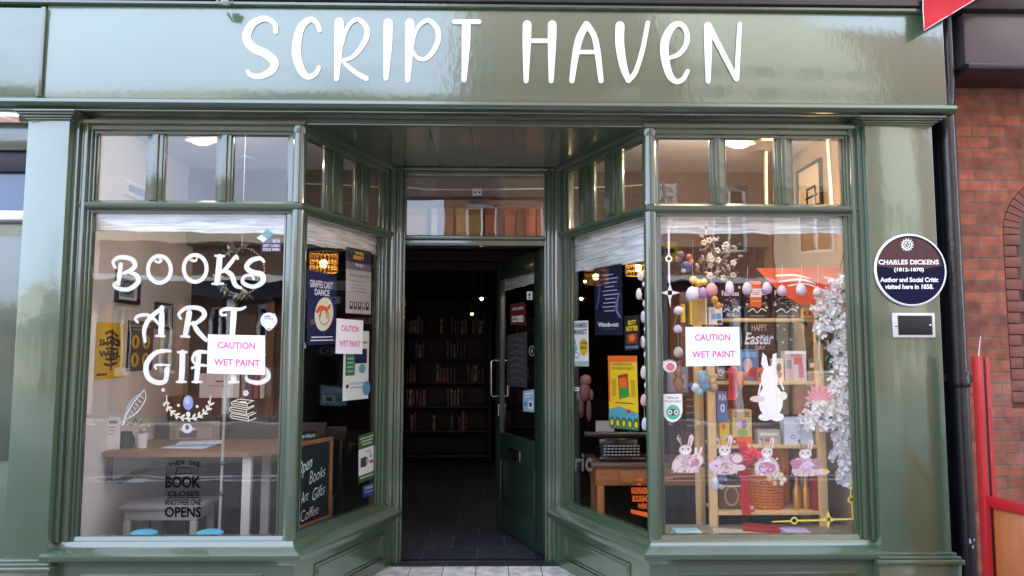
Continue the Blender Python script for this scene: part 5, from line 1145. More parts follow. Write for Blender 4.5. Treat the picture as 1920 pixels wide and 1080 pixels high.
def serif(A, s, x0, y0, x1, y1, m, off=.02):
    """plain font widened with little feet so it reads as a serif face"""
    A.text(s, x0, y0, x1, y1, m, off)
    n = len(s); w_ = (x1-x0)/n
    if s.isupper():
        for i, ch in enumerate(s):
            if ch in 'HARLIKN': A.rect(x0+w_*i+.3, y1-1.0, x0+w_*i+w_*.5, y1, m)
serif(A, 'CHARLES DICKENS', 1647, 487, 1760, 496, W2, .03); serif(A, '(1812-1870)', 1676, 502, 1732, 511, W2, .035)
serif(A, 'Author and Social Critic', 1650, 520, 1759, 529, W2, .035); serif(A, 'visited here in 1858.', 1659, 533, 1750, 542, W2, .035)
A.mb.build('lettering', t, 0)
a0, b0 = pf(1673, 633), pf(1750, 587)
t = thing('number_plate_sign', tuple(F0.P((a0[0]+b0[0])/2, a0[1], .12)), 'small black rectangular plate in a chrome surround under the round plaque', 'sign plate')
mb = MB(); mb.box(F0, a0[0], b0[0], a0[1], b0[1], .121, .135, mat('chrome_white', (222, 218, 216), .18, .05, 20, metal=.3), .004); mb.build('surround', t)
a1, b1 = pf(1682, 628), pf(1744, 592); mb = MB(); mb.box(F0, a1[0], b1[0], a1[1], b1[1], .1352, .139, BKI, .002); mb.build('plate', t)
for x in (1681, 1745): mb = MB(); q = pf(x, 610, .14); mb.lathe(F0.P(q[0], q[1], .136), [(0, .006), (.006, .005), (.009, 0)], STEEL, 12, ax=Vector((0, -1, 0))); mb.build('screw', t, 60)

# ============================================================ right window display
YS = .42; SF = FI(YS)
su = thing('display_shelf', (1.65, YS, 0), 'pale pine open display shelf standing in the right window', 'shelf unit')
def hx_(x, y, yy): return FI(yy).px(x, y)
p1, p2 = (hx_(1326, 700, YS)[0], hx_(1341, 700, YS)[0]), (hx_(1530, 700, YS)[0], hx_(1545, 700, YS)[0])
SD = .3
for (a, b) in (p1, p2):
    for yy in (YS, YS+SD): mb = MB(); mb.wbox(a, b, yy, yy+.035, 0, hx_(1400, 590 if yy == YS else 590, YS)[1]+(.06 if a > 2 else .0), WOODL); mb.build('post', su)
shz = []
for i, y in enumerate((600, 718, 838, 963)):
    z = hx_(1430, y, YS)[1]; shz.append(z); mb = MB(); mb.wbox(p1[1]+.001, p2[0]-.001, YS+.005, YS+SD, z-.012, z+.012, WOODL); mb.build('shelf', su)
mb = MB(); a = hx_(1302, 700, .62)[0]; mb.wbox(a, a+.035, .62, .66, 0, shz[0]+.02, WOODL); mb.build('side_post', su)
S1, S2, S3, S4 = [z+.0125 for z in shz]
def sbox(name, label, cat, x0, x1, ytop, zb, m, art=None, y=YS+.03, d=.08, group=None, tilt=0, thick=None):
    fr = FI(y); a = fr.px(x0, 700)[0]; b = fr.px(x1, 700)[0]; z1 = fr.px((x0+x1)/2, ytop)[1]
    fr2 = Fr(fr.P((a+b)/2, 0, 0), (1, tilt, 0)) if tilt else Fr(fr.P((a+b)/2, 0, 0), (1, 0, 0)); h = (b-a)/2
    A = Art(fr2, lambda x, yy: (-h+2*h*x, z1+(zb-z1)*yy), 0); A.mb.box(fr2, -h, h, zb, z1, -d, 0, m, .002)
    if art: art(A)
    return flat(name, label, cat, A, group)
def gift(k):
    def f(A):
        A.text('Fearless', .12, .22, .88, .36, W2, .02)
        rnd = random.Random(k)
        for q in range(46):
            x, y = rnd.uniform(.1, .9), rnd.uniform(.4, .72); A.ell(x, y, rnd.uniform(.01, .03), rnd.uniform(.01, .022), rnd.choice([W2, GREY, LILAC, DGREY, pr((220, 180, 190))]), 6)
        A.stroke([(.15, .82, .03), (.35, .74, .04), (.5, .84, .03), (.68, .74, .04), (.86, .8, .03)], W2)
        A.rect(.2, .92, .8, .945, GREY)
        for x, y in ((.12, .62), (.88, .7), (.9, .12)): A.ell(x, y, .06, .045, PKE_, 8)
    return f
PKE_ = pr((226, 190, 196))
sbox('gift_box', 'black floral gift box at the left end of the top shelf', 'gift box', 1352, 1394, 531, S1, BKI, gift(1), group='black floral gift boxes')
sbox('gift_box', 'black floral gift box standing behind the orange packet', 'gift box', 1398, 1446, 529, S1, BKI, gift(2), group='black floral gift boxes')
sbox('gift_box', 'black floral gift box under the point of the orange banner', 'gift box', 1450, 1505, 529, S1, BKI, gift(3), group='black floral gift boxes')
def pk(A): A.rect(.0, .3, 1, .62, W2); A.rect(.1, .36, .9, .4, pr((230, 190, 170))); A.text('CHOC', .15, .42, .85, .55, ORG, .03); A.rect(.1, .75, .9, .8, pr((250, 170, 110)))
sbox('snack_packet', 'orange and white packet hanging in front of the black gift boxes', 'packet', 1411, 1432, 527, FI(.4).px(1420, 576)[1], ORG, pk, y=.36, d=.02, tilt=.05)
def easter(A):
    A.text('HAPPY', .22, .06, .5, .3, CREAMI, .01); A.text('Easter', .08, .36, .62, .78, W2, .02, .3); A.text('ster', .34, .4, .6, .7, PB, .0, .3); A.text('DAY', .28, .82, .46, .95, PKE_, .01)
    for x, y in ((.82, .25), (.93, .6), (.7, .12), (.78, .7)): A.ell(x, y, .025, .04, PKE_, 8)
sbox('easter_board', 'black board lettered happy Easter day under the top shelf', 'sign board', 1389, 1492, 604, FI(YS+.04).px(1420, 658)[1], BKI, easter, y=YS+.1, d=.015)
sbox('picture_book', 'blue picture book behind the large white rabbit cutout', 'book', 1388, 1424, 655, S2, pr((90, 120, 170)), lambda A: (A.rect(.1, .08, .9, .25, PB), A.ell(.4, .5, .25, .22, SKIN), A.ell(.62, .75, .2, .15, RED), A.ell(.25, .8, .14, .1, ORG)), tilt=.1)
sbox('picture_card', 'grey framed card with a white swirl on the second shelf', 'card', 1342, 1361, 686, S2, DGREY, lambda A: (A.rect(.1, .1, .9, .9, GREY), A.ring(.5, .45, .2, .2, .08, W2)))
sbox('gift_jar_box', 'clear gift box of pink and red sweets on the second shelf', 'gift box', 1473, 1513, 658, S2, pr((214, 196, 196)), lambda A: (A.rect(.0, .0, 1, .1, W2), A.rect(.4, .2, .8, .45, RED), A.rect(.42, .45, .58, .9, PKE_), A.rect(.62, .45, .85, .9, DPINK), A.rect(.05, .3, .3, .6, GREY), A.ell(.2, .75, .12, .12, PKE_), A.ell(.55, .15, .3, .05, DPINK)))
sbox('flower_card', 'cream card with small brown figures between the white rabbit and sweets box', 'card', 1452, 1470, 672, S2, CREAMI, lambda A: (A.ell(.5, .4, .25, .2, BRN), A.ell(.5, .72, .3, .14, ORG)))
sbox('red_book', 'narrow red book standing at the right of the second shelf', 'book', 1516, 1529, 672, S2, pr((150, 110, 90)), lambda A: A.rect(.2, .2, .8, .4, CREAMI))
sbox('blue_box', 'small blue and white box leaning on the left shelf post', 'box', 1344, 1363, 734, FI(YS).px(1350, 790)[1], pr((84, 120, 180)), lambda A: (A.text('FUN', .15, .1, .85, .3, W2, .03), A.ell(.5, .55, .22, .14, W2), A.ell(.5, .55, .1, .07, pr((84, 120, 180)))), y=YS-.02, d=.03)
sbox('yellow_packet', 'yellow packet with pink spots beside the left shelf post', 'packet', 1347, 1366, 786, S3, YEL, lambda A: (A.ell(.4, .3, .2, .12, ORG), A.ell(.6, .7, .2, .12, PKE_)))
def spooky(A): A.rect(.0, .78, 1, 1, ORG); A.text('CRAFTERS', .08, .06, .92, .22, BKI, .03, .1); A.ell(.3, .42, .14, .1, LILAC); A.ell(.6, .42, .14, .12, pr((120, 90, 170))); A.ell(.5, .66, .28, .12, pr((150, 180, 90))); A.rect(.1, .28, .9, .3, pr((200, 160, 120)))
sbox('craft_book', 'tilted cream and orange craft book with black title on the third shelf', 'book', 1371, 1408, 768, S3, pr((224, 196, 130)), spooky, tilt=.12)
sbox('white_book', 'pale blue white picture book with a small plane on the third shelf', 'book', 1468, 1520, 783, S3, pr((224, 232, 246)), lambda A: (A.ring(.3, .72, .08, .06, .03, GREY), A.rect(.55, .3, .85, .5, LILAC), A.stroke([(.4, .4), (.6, .25), (.8, .3)], LILAC, .05), A.ell(.55, .55, .12, .1, pr((200, 206, 226)))))
sbox('small_box', 'small grey green carton behind the third rabbit sticker', 'carton', 1418, 1460, 806, S3, pr((180, 176, 160)), lambda A: (A.rect(.1, .2, .9, .4, CREAMI), A.ell(.5, .7, .2, .15, DPINK)))
# jars and ornaments on shelves
for (x, y, r_, m_, lb) in ((1425, S2, .03, pr((226, 190, 170)), 'small peach pot behind the white rabbit on the second shelf'), (1530, S3, .03, CREAMI, 'cream ornament at the right end of the third shelf')):
    u = FI(YS+.08).px(x, 700)[0]; mb = MB(); mb.lathe((u, YS+.08, y), [(0, 0), (r_, 0), (r_*1.3, .04), (r_*.8, .08), (r_*.9, .09), (0, .09)], m_, 16); tag(mb.build('small_pot', smooth=50), lb, 'pot')
for nm, x0, x1, yt, zb_, c_, c2, lb in (
 ('trinket_tin', 1362, 1378, 822, S3, (190, 60, 60), (240, 220, 180), 'small red tin left of the tilted craft book'),
 ('trinket_tin', 1420, 1434, 690, S2, (226, 120, 60), (90, 60, 120), 'small orange tin hidden beside the white rabbit on the second shelf'),
 ('trinket_tin', 1364, 1380, 584, S1, (70, 90, 170), (230, 200, 80), 'small blue tin in front of the left black gift box'),
 ('trinket_tin', 1508, 1526, 578, S1, (226, 190, 90), (200, 60, 90), 'small yellow tin at the right end of the top shelf'),
 ('trinket_tin', 1392, 1408, 944, S4, (206, 60, 70), (244, 230, 200), 'small crimson tin at the foot of the red ribbon'),
 ('trinket_tin', 1440, 1456, 696, S2, (120, 170, 90), (240, 240, 220), 'small green tin behind the body of the white rabbit')):
    sbox(nm, lb, 'tin', x0, x1, yt, zb_, pr(c_), lambda A, c2=c2: (A.rect(.1, .3, .9, .7, pr(c2)), A.ell(.5, .5, .15, .14, pr(c_))), y=YS-.0, d=.025, group='small trinket tins on the display shelf')
# red ribbon, cloth and wrapped gifts
mb = MB(); 
rb = [(1390, 828), (1396, 850), (1392, 880), (1398, 905), (1395, 930), (1400, 965)]
def ribbon(pts, w_, y, m, mb, amp=.01):
    fr = FI(y); P = smooth_pts([fr.px(*p) for p in pts], 6); vs = []; fs = []
    for i, (u, z) in enumerate(P): vs += [fr.P(u-w_/2, z, amp*math.sin(i*.7)), fr.P(u+w_/2, z, -amp*math.sin(i*.7+1))]
    n = len(P); vs += [v+Vector((0, .002, 0)) for v in vs]
    for i in range(n-1): fs += [(2*i, 2*i+1, 2*i+3, 2*i+2), (2*n+2*i, 2*n+2*i+1, 2*n+2*i+3, 2*n+2*i+2)]
    mb.add(vs, fs, m)
ribbon(rb, .06, .33, REDF, mb); ribbon([(1372, 690), (1376, 720), (1372, 750)], .06, .34, REDF, mb); tag(mb.build('red_ribbon', smooth=60), 'bright red ribbon hanging in two lengths before the shelf, the lower beside the basket', 'ribbon')
mb = MB(); c0 = FI(.3).px(1412, 855)
for k in range(12):
    a = 2*math.pi*k/12; r_ = .075+.02*(k % 2); p = Vector((c0[0], .3, c0[1])); q = p+Vector((math.cos(a)*r_, random.uniform(-.03, .03), math.sin(a)*r_*.75)); s_ = Vector((-math.sin(a), .3, math.cos(a)))*.018
    mb.add([p, p*.5+q*.5+s_, q, p*.5+q*.5-s_, p*.5+q*.5+Vector((0, -.025, 0))], [(0, 1, 4), (1, 2, 4), (2, 3, 4), (3, 0, 4)], pr((226, 40, 80)))
mb.ball((c0[0], .28, c0[1]), .02, REDF, 10); tag(mb.build('ribbon_bow', smooth=0), 'crimson ribbon bow at the top of the orange basket', 'bow')
sbox('red_book', 'tall red book upright behind the shelf under the second shelf', 'book', 1368, 1386, 724, S3, BRED, lambda A: A.rect(.2, .1, .8, .2, CREAMI), y=YS+.15)
sbox('red_box', 'red box standing right of the middle on the third shelf', 'box', 1492, 1515, 724, S3, pr((190, 70, 40)), lambda A: A.rect(.4, .3, .6, .9, BRED), y=YS+.18)
# wicker basket
fr = FI(.5); cx0 = fr.px(1440, 900)[0]; zb, zt2 = S4, fr.px(1440, 880)[1]; bw = fr.px(1476, 900)[0]-cx0
t = thing('wicker_basket', (cx0, .55, zb), 'orange wicker basket with wrapped goods behind the third rabbit sticker', 'basket')
mb = MB(); n = 36
for j in range(14):
    z = zb+(zt2-zb)*j/13; rr_ = bw*(.82+.2*j/13)
    mb.tube([(cx0+rr_*math.cos(2*math.pi*k/n)*(1+.02*(-1)**(k+j)), .55+rr_*.75*math.sin(2*math.pi*k/n)*(1+.02*(-1)**(k+j)), z) for k in range(n+1)], .009, WICK, 6)
for k in range(18): a = 2*math.pi*k/18; mb.tube([(cx0+bw*.82*math.cos(a), .55+bw*.62*math.sin(a), zb), (cx0+bw*1.02*math.cos(a), .55+bw*.77*math.sin(a), zt2)], .006, WOODM, 5)
mb.build('basket_body', t, 60)
mb = MB(); mb.tube([(cx0+bw*math.cos(a), .55, zt2+.17*math.sin(a)) for a in [math.pi*k/16 for k in range(17)]], .01, WICK, 8); mb.build('handle', t, 60)
mb = MB()
for k in range(9): mb.ball((cx0+random.uniform(-.6, .6)*bw, .55+random.uniform(-.4, .3)*bw, zt2+random.uniform(-.0, .04)), random.uniform(.02, .035), random.choice([pr((236, 196, 130)), ORG, pr((240, 226, 190)), YEL, RED]), 9)
mb.build('wrapped_goods', t, 60)
sbox('orange_gift_bag', 'large orange gift bag standing behind the wicker basket', 'gift bag', 1400, 1474, 842, S4, pr((255, 130, 30)), lambda A: (A.rect(.1, .5, .9, .55, YEL), A.ell(.5, .3, .2, .1, YEL)), y=.7, d=.02)
for (x, lb) in ((1494, 'slim gold bottle standing right of the basket, nearer to it'), (1511, 'slim gold bottle nearest the right shelf post')):
    u = FI(.5).px(x, 930)[0]; mb = MB(); h = FI(.5).px(x, 893)[1]-S4; mb.lathe((u, .5, S4), [(0, 0), (.026, 0), (.028, h*.6), (.012, h*.78), (.012, h), (0, h)], BRASS, 18); tag(mb.build('gold_bottle', smooth=50), lb, 'bottle', 'gold bottles')
sbox('tall_red_book', 'tall red box at the right end of the lowest shelf', 'box', 1517, 1529, 868, S4, BRED, lambda A: A.rect(.2, .1, .8, .15, YEL))
sbox('mug_box', 'brown gift box at the left end of the lowest shelf', 'box', 1345, 1388, 905, S4, pr((104, 78, 64)), lambda A: (A.ring(.5, .5, .28, .35, .08, WOODI), A.rect(.1, .1, .9, .16, CREAMI)), y=YS+.08)
# books lying on the ledge
for (x0, x1, c_, lb) in ((1265, 1316, (166, 200, 206), 'pale blue green book pair lying on the right window ledge'), (1470, 1519, (176, 168, 206), 'lilac and white books lying on the right window ledge')):
    a = FI(.1).px(x0, 990)[0]; b = FI(.1).px(x1, 990)[0]; mb = MB(); mb.wbox(a, b, .07, .2, .411, .43, W2, .002); mb.wbox(a+.004, b-.003, .075, .2, .4305, .458, pr(c_), .004); tag(mb.build('stacked_books'), lb, 'books')
mb = MB(); a = FI(.2).px(1345, 985)[0]; q = FI(.2); mb.box(Fr((a, .3, 0), (1, -.25, 0)), 0, .34, .415, .422, -.05, .12, pr((206, 196, 176)), .001); tag(mb.build('paper_sheet'), 'cream sheet lying on the ledge below the shelf', 'paper')
t = thing('red_folder', (1.75, .3, .41), 'red folder sloping on the ledge under the basket', 'folder'); mb = MB(); mb.box(Fr((FI(.2).px(1405, 990)[0], .32, 0), (1, -.35, 0)), 0, .24, .424, .45, -.06, .08, BRED, .002); mb.build('cover', t)
# orange banner, pennant shape
t = FI(.31); ob = [(1417, 503), (1575, 501), (1578, 545), (1570, 568), (1500, 572), (1462, 548)]
mb = MB(); A = Art(t, None, 0, mb); A.poly(ob, pr((226, 88, 44)), .004)
for s_ in ([(1455, 517, 3), (1490, 516, 4), (1518, 522, 2)], [(1462, 528, 3), (1500, 524, 4), (1528, 532, 2)], [(1478, 536, 3), (1510, 532, 3), (1545, 545, 3), (1562, 550, 2)], [(1500, 519, 3), (1496, 545, 3)], [(1545, 520, 3), (1572, 526, 5)]): A.stroke(s_, W2)
flat('orange_banner', 'orange pointed banner with white brush strokes in the upper right of the window', 'banner', A)
# floral branch and toys, top left of the window
fr = FI(.3); t = thing('floral_branch', tuple(fr.P(*fr.px(1345, 440))), 'hanging branch of pale dried flowers in the upper left of the right window', 'floral branch')
mb = MB(); mb.tube([fr.P(*fr.px(1322, 405)), fr.P(*fr.px(1328, 450), .02), fr.P(*fr.px(1345, 480), 0), fr.P(*fr.px(1375, 470), .03)], .008, WOODD, 7); mb.tube([fr.P(*fr.px(1330, 450)), fr.P(*fr.px(1318, 500), .02), fr.P(*fr.px(1322, 530), 0)], .006, WOODD, 7); mb.build('stem', t, 60)
mb = MB()
for k in range(110): mb_c = fr.P(*fr.px(random.uniform(1305, 1390), random.uniform(440, 530)), random.uniform(-.08, .05)); leaf(mb, mb_c, Vector((random.uniform(-1, 1), random.uniform(-.5, .5), random.uniform(-1, .5))), random.uniform(.03, .06), .012, random.choice([lm[0], lm[2], mat('dusk_leaf', (70, 60, 62), .6), pr((170, 160, 160))]))
mb.build('leaves', t, 0)
mb = MB()
for k in range(16): 
    p = fr.P(*fr.px(random.uniform(1310, 1385), random.uniform(445, 525)), random.uniform(-.02, .06))
    for q in range(5): a = q*1.257; mb.ball(p+Vector((math.cos(a)*.013, 0, math.sin(a)*.013)), .011, pr((226, 214, 206)), 6, (1, .5, 1))
mb.build('blossoms', t, 60)
def toy(name, label, cat, parts, y):
    """soft toy of rounded parts: px x,y,r, colour"""
    fr = FI(y); mb = MB(); k = (y+4.6)/FPX
    for (x, yy, r_, c_, *sq) in parts: mb.ball(fr.P(*fr.px(x, yy)), r_*k, pr(c_), 12, sq[0] if sq else (1, .8, 1))
    o = mb.build(name, smooth=60); return tag(o, label, cat)
toy('blue_badge_toy', 'small navy plush ball with white spots beside the star decal', 'toy', [(1287, 500, 11, (40, 70, 120)), (1282, 507, 5, (214, 220, 230), (1, 1.4, 1)), (1292, 496, 4, (120, 160, 210), (1, 1.9, 1))], .2)
toy('orange_toy', 'orange and brown plush strip above the navy plush ball', 'toy', [(1292, 482, 6, (214, 90, 60)), (1296, 490, 5, (230, 120, 60)), (1276, 478, 8, (96, 80, 96)), (1272, 486, 7, (110, 90, 110))], .2)
toy('yellow_garland_toy', 'yellow and blue bundle of soft flowers below the floral branch', 'toy', [(1300, 525, 8, (226, 190, 70)), (1310, 531, 8, (220, 176, 60)), (1320, 529, 7, (236, 200, 90)), (1314, 548, 8, (70, 66, 150)), (1322, 552, 7, (90, 80, 160)), (1306, 545, 8, (216, 180, 210)), (1340, 562, 7, (236, 190, 90)), (1346, 573, 7, (230, 150, 60)), (1331, 517, 7, (220, 190, 196))], .24)
sbox('gold_box', 'tall gold box left of the shelf above the wet paint notice', 'box', 1296, 1328, 558, hx_(1310, 608, .3)[1], pr((196, 160, 84)), lambda A: (A.rect(.0, 0, .12, 1, YEL), A.rect(.5, .5, .75, .9, WOODI), A.rect(.9, 0, 1, 1, CREAMI)), y=.34, d=.06)
sbox('blue_white_box', 'white and blue carton right of the gold box', 'box', 1331, 1357, 576, hx_(1340, 608, .3)[1], W2, lambda A: (A.rect(.2, .35, .9, .7, PB), A.ell(.3, .25, .2, .15, pr((226, 206, 206))), A.rect(.6, .75, .95, .95, BRN)), y=.36, d=.05)
sbox('yellow_strip_box', 'narrow yellow box beside the small flower beads', 'box', 1281, 1287, 570, hx_(1284, 604, .3)[1], YEL, lambda A: A.rect(.2, .2, .8, .3, W2), y=.33, d=.04)
toy('blue_dragon_toy', 'bright blue soft toy with a curled white tail under the wet paint notice', 'toy', [(1318, 712, 9, (110, 170, 206), (1, .8, 1.6)), (1320, 700, 6, (130, 186, 216)), (1322, 726, 9, (90, 150, 196)), (1304, 727, 9, (206, 220, 226)), (1295, 723, 5, (50, 80, 170)), (1311, 735, 8, (150, 196, 206)), (1313, 698, 4, (180, 214, 226))], .28)
toy('cream_toy', 'cream knitted soft toy right of the bright blue toy', 'toy', [(1336, 715, 8, (206, 186, 150)), (1337, 726, 10, (190, 166, 136)), (1333, 704, 5, (214, 200, 160)), (1341, 705, 5, (214, 200, 160))], .32)
toy('brown_rabbit_toy', 'brown furry rabbit toy hanging above the shield sticker', 'toy', [(1271, 700, 8, (150, 110, 90)), (1272, 716, 11, (120, 80, 60)), (1268, 690, 3, (160, 120, 100), (1, 1, 2.2)), (1275, 690, 3, (160, 120, 100), (1, 1, 2.2))], .3)
toy('pink_plush_toy', 'red and peach plush behind the blue picture book', 'toy', [(1376, 705, 10, (226, 90, 70), (1, .8, 2)), (1388, 712, 8, (230, 130, 80), (1, .8, 2)), (1374, 740, 7, (206, 60, 70))], .40)
toy('easter_basket_flowers', 'posy of cream and orange flowers under the third rabbit sticker', 'flowers', [(1448+random.uniform(-14, 22), 895+random.uniform(-10, 12), random.uniform(3, 6), random.choice([(240, 230, 170), (226, 200, 150), (236, 120, 60), (244, 236, 214)])) for k in range(26)], .22)
toy('blue_egg_toy', 'navy patterned plush egg with a white end under the second rabbit sticker', 'toy', [(1355, 898, 9, (60, 66, 120), (1, .8, 1.3)), (1353, 912, 6, (226, 214, 214)), (1359, 899, 3, (200, 206, 230), (1, 2.6, 1))], .24)
# grey panel and cabinet left side
sbox('grey_folder', 'pale grey acrylic holder leaning at the left side of the right window', 'holder', 1252, 1290, 688, hx_(1270, 738, .4)[1], pr((130, 134, 150)), lambda A: (A.rect(.1, .1, .5, .9, GREY), A.rect(.6, .3, .9, .8, pr((170, 172, 186)))), y=.5, d=.03)
sbox('glass_cabinet', 'dark narrow rack of black boxes behind the shield sticker', 'rack', 1284, 1302, 742, hx_(1290, 812, .6)[1], BKI, lambda A: [A.rect(.1, .1+k*.18, .9, .13+k*.18, GREY) for k in range(5)] and None, y=.7, d=.1)
# white wisteria garland
fr = FI(.26); t = thing('wisteria_garland', tuple(fr.P(*fr.px(1560, 900))), 'thick garland of white blossom with green leaves down the right edge of the right window', 'garland')
WB = [pr((255, 254, 254)), pr((250, 248, 252)), pr((255, 252, 246)), pr((240, 226, 236))]
mb = MB(); spine = [(1570, 545, 22), (1548, 575, 22), (1575, 600, 14), (1542, 615, 12), (1580, 640, 16), (1575, 680, 18), (1578, 720, 20), (1560, 755, 24), (1530, 775, 22), (1512, 790, 12), (1575, 780, 20), (1580, 820, 20), (1580, 850, 18), (1585, 880, 14), (1580, 898, 8), (1590, 700, 12), (1562, 650, 8), (1545, 800, 10)]
def petal(p, d, L, mt):
    d = d.normalized(); s_ = d.cross(Vector((random.uniform(-.5, .5), -1, random.uniform(-.5, .5)))).normalized()*L*.42; up_ = Vector((0, -L*.25, 0))
    mb.add([p, p+d*L*.35+s_*.8, p+d*L*.8+s_*.7+up_, p+d*L+up_*.6, p+d*L*.8-s_*.7+up_, p+d*L*.35-s_*.8], [(0, 1, 2, 3), (0, 3, 4, 5)], mt)
for (x, y, r_) in spine:
    for k in range(int(r_*2.3)):
        a = random.uniform(0, 6.28); q = r_*math.sqrt(random.random()); p = fr.P(*fr.px(min(1599, x+q*math.cos(a)), y+q*math.sin(a)*1.2), random.uniform(-.06, .06)); m_ = random.choice(WB)
        for w_ in range(4): b_ = w_*1.57+random.random(); petal(p, Vector((math.cos(b_), random.uniform(-.6, .1), math.sin(b_))), random.uniform(.02, .034), m_)
mb.build('blossom', t, 0)
mb = MB()
for k in range(90):
    x, y, r_ = random.choice(spine[:6]+spine[4:8]); leaf(mb, fr.P(*fr.px(min(1600, x+random.uniform(-22, 22)), y+random.uniform(-20, 25)), random.uniform(-.1, .02)), Vector((random.uniform(-1, 1), random.uniform(-.6, .1), random.uniform(-1.2, .3))), random.uniform(.05, .09), .014, mat('garland_leaf_green', (52, 92, 56), .5) if k % 3 else lm[2])
mb.build('leaves', t, 0)
mb = MB(); mb.tube([fr.P(*fr.px(x, y), -.05) for x, y in ((1590, 470), (1570, 545), (1560, 600), (1578, 660), (1578, 740), (1580, 820), (1582, 895))], .006, BRN, 6); mb.build('stem', t, 60)
# things on the right hand inner wall
wallpic(FWR, uz(FWR, (1497, 322), (1545, 383)), 'black framed picture behind the rightmost top pane', .02, lambda A: (A.rect(.02, .02, .98, .98, pr((196, 176, 150))), A.rect(.35, .5, .75, .56, BKI), A.rect(.35, .56, .42, .98, BKI), A.rect(.68, .56, .75, .98, BKI), A.rect(.3, .7, .8, .75, BKI)))
# wood partition and cupboard behind the display
PART = mat('grey_brown_panel', (104, 88, 76), .7, .2, 2)
t = thing('panelled_cupboard', (1.9, 1.35, 0), 'dark red brown cupboard standing behind the right window display', 'cupboard')
mb = MB(); mb.wbox(1.45, 2.33, 1.3, 1.7, 0, 2.05, mat('red_brown_wood', (92, 46, 32), .5, .2, 5), .01); mb.build('carcass', t)
for a, b in ((1.49, 1.88), (1.91, 2.3)): mb = MB(); mb.wbox(a, b, 1.28, 1.299, .1, 1.0, mat('red_brown_wood', (92, 46, 32)), .01); mb.wbox(a+.06, b-.06, 1.27, 1.28, .18, .92, WOODD, .008); mb.build('door', t)
for z in (1.1, 1.4, 1.7): mb = MB(); mb.wbox(1.5, 2.3, 1.28, 1.2999, z, z+.26, BLACK, .004); mb.build('niche', t)

# ============================================================ behind the angled right window: desk, typewriter
fr = FI(.72); xa = fr.px(1110, 870)[0]; zk = fr.px(1150, 877)[1]
t = thing('writing_desk', (1.1, .95, 0), 'worn orange brown wooden desk with a drawer behind the angled right window', 'desk')
DSK = mat('worn_desk_wood', (150, 92, 50), .5, .35, 6, .15, 40, stretch=(1, 8, 8))
mb = MB(); mb.wbox(xa, xa+.95, .72, 1.2, zk, zk+.03, mat('desk_top_wood', (96, 74, 62), .4, .3, 5), .006); mb.build('desktop', t)
mb = MB(); mb.wbox(xa+.03, xa+.92, .75, 1.17, zk-.13, zk-.001, DSK, .004); mb.build('apron', t)
mb = MB(); mb.wbox(xa+.2, xa+.62, .735, .749, zk-.115, zk-.02, DSK, .004); dr = mb.build('drawer', t); mb = MB(); mb.ball((xa+.41, .72, zk-.065), .014, BRASS, 10); mb.build('knob', dr, 60)
for x in (xa+.04, xa+.86):
    for y in (.75, 1.12): mb = MB(); mb.wbox(x, x+.05, y, y+.05, 0, zk-.13, DSK, .004); mb.build('leg', t)
zd = zk+.031; cxx = FI(.9).px(1162, 840)[0]
t = thing('typewriter', (cxx, .9, zd), 'black antique typewriter on the wooden desk behind the angled right window', 'typewriter')
GB = mat('black_enamel', (16, 16, 18), .2, .1, 5, coat=.5)
mb = MB(); mb.wbox(cxx-.17, cxx+.17, .78, 1.1, zd, zd+.035, GB, .01); mb.box(Fr((cxx, .92, 0), (1, 0, 0), (0, -1, 0)), -.15, .15, zd+.035, zd+.15, -.16, 0, GB, .02); mb.build('case', t)
mb = MB(); mb.tube([(cxx-.22, 1.0, zd+.17), (cxx+.22, 1.0, zd+.17)], .022, DARKG, 14); mb.tube([(cxx-.25, 1.0, zd+.17), (cxx-.22, 1.0, zd+.17)], .028, GB, 12); mb.tube([(cxx+.22, 1.0, zd+.17), (cxx+.25, 1.0, zd+.17)], .028, GB, 12); mb.build('carriage', t, 50)
for r_ in range(4):
    mb = MB()
    for k in range(10): mb.lathe((cxx-.125+k*.027+.006*r_, .80+r_*.03, zd+.045+r_*.017), [(0, .006), (.009, .006), (.0105, .002), (.009, 0)], pr((176, 176, 172)), 10)
    kr = mb.build('key_row', t, 50)
mb = MB(); mb.wbox(cxx-.16, cxx-.02, 1.02, 1.024, zd+.15, zd+.27, pr((150, 148, 146)), 0); mb.build('paper', t, 0)
# dusky figure-like hanging toy
toy('hanging_pink_toy', 'dim dusty pink long limbed toy hanging behind the glass beside the door frame', 'toy', [(1098, 713, 11, (120, 76, 80)), (1096, 735, 12, (96, 60, 64), (1, .8, 1.5)), (1090, 765, 7, (84, 52, 56), (.8, .8, 2.6)), (1104, 770, 7, (84, 52, 56), (.8, .8, 2.8)), (1108, 740, 5, (110, 70, 74), (1, .8, 2)), (1086, 742, 5, (110, 70, 74), (1, .8, 2))], .95)

# ============================================================ deep inside: bookcases, books
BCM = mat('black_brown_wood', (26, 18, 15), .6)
def bookcase(x0, x1, y, label):
    t = thing('bookcase', ((x0+x1)/2, y, 0), label, 'bookcase')
    mb = MB(); mb.wbox(x0, x0+.03, y, y+.3, 0, 2.3, BCM); mb.build('side', t); mb = MB(); mb.wbox(x1-.03, x1, y, y+.3, 0, 2.3, BCM); mb.build('side', t)
    for k in range(7): mb = MB(); mb.wbox(x0+.031, x1-.031, y, y+.28, .1+k*.34, .125+k*.34, BCM); mb.build('shelf', t)
    mb = MB(); mb.wbox(x0, x1, y+.301, y+.32, 0, 2.3, BCM); mb.build('back', t)
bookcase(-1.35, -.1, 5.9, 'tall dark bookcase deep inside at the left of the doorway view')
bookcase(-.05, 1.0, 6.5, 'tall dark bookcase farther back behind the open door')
protos = []
cs = [(92, 26, 30), (120, 112, 104), (34, 46, 66), (104, 68, 34), (52, 52, 56), (136, 130, 124), (32, 56, 46), (116, 84, 92)]
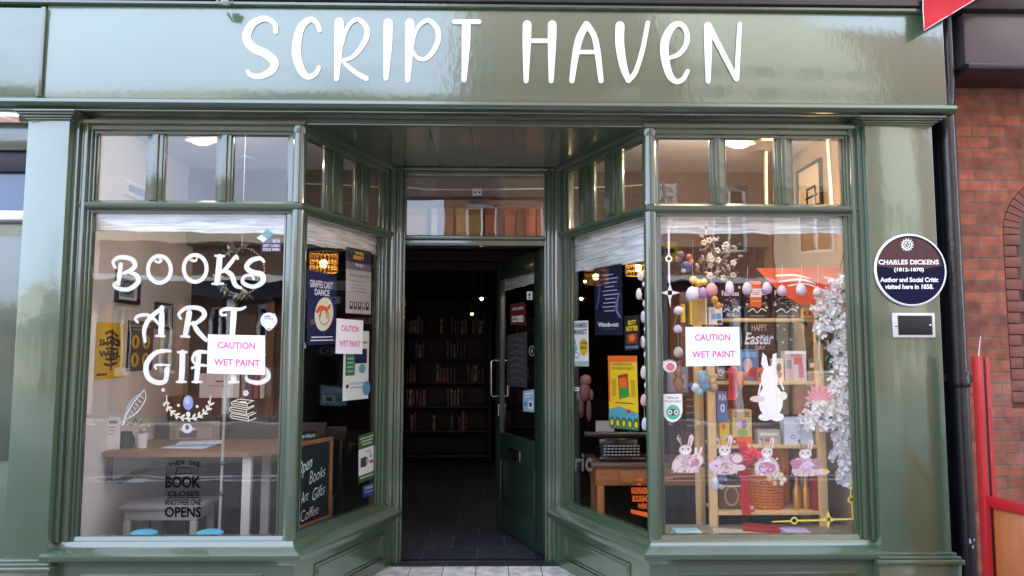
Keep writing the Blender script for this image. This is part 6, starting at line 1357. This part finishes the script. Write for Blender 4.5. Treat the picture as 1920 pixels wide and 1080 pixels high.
for c_ in cs:
    mb = MB(); mb.wbox(-.016, .016, 0, .16, 0, .23, pr(c_), .003); mb.wbox(-.012, .012, -.0015, -.0005, .12, .18, DGREY, 0); o = mb.build('book', base=Vector((0, 0, 0))); protos.append(o)
cn = ['dark red', 'pale grey', 'slate blue', 'ochre', 'dark grey', 'off white', 'bottle green', 'dusty pink']
first = set()
for (x0, x1, y) in ((-1.31, -.14, 5.9), (-.01, .95, 6.5)):
    for k in range(1, 6):
        x = x0+.03
        while x < x1-.04:
            if random.random() < .22: x += random.uniform(.05, .3); continue
            i = random.randrange(8)
            if i not in first: o = protos[i]; first.add(i)
            else: o = protos[i].copy(); col.objects.link(o)
            tag(o, cn[i]+' book standing on the dim bookcases deep inside the shop', 'book', cn[i]+' books on the dim bookcases'); o.location = (x, y+.03, .126+k*.34); o.scale = (random.uniform(.7, 1.4), 1, random.uniform(.75, 1.15)); x += .048
# ============================================================ street sign across the road, mirrored in the right window
sx, sy = 2.55, -6.6
t = thing('zone_sign', (sx, sy, 0), 'white zone speed limit sign on a grey post, mirrored in the right window', 'road sign')
mb = MB(); mb.tube([(sx, sy-.03, -.1), (sx, sy-.03, 4.2)], .038, GREY, 12); mb.build('post', t, 60)
SB = Fr((sx, sy, 0), (-1, 0, 0), (0, 1, 0)); A = Art(SB, lambda x, y: (x, y), .0); A.mb.box(SB, -.2, .2, 3.4, 4.15, -.02, 0, W2, .004); A.d = .001
A.text('ZONE', -.15, 3.95, .15, 3.8, BKI, .03); A.text('ZONE', -.15, 4.1, .15, 4.02, BKI, .01)
A.ring(0, 3.6, .15, .15, .04, RED); A.text('20', -.08, 3.67, .08, 3.53, BKI, .03); A.mb.build('panel', t, 0)
A = Art(SB, lambda x, y: (x, y), .0); A.mb.box(SB, -.2, .2, 2.95, 3.25, -.02, 0, YEL, .004); A.d = .001; A.ell(.08, 3.1, .07, .09, BRN); A.rect(-.15, 3.15, -.02, 3.08, BKI); A.mb.build('lower_panel', t, 0)
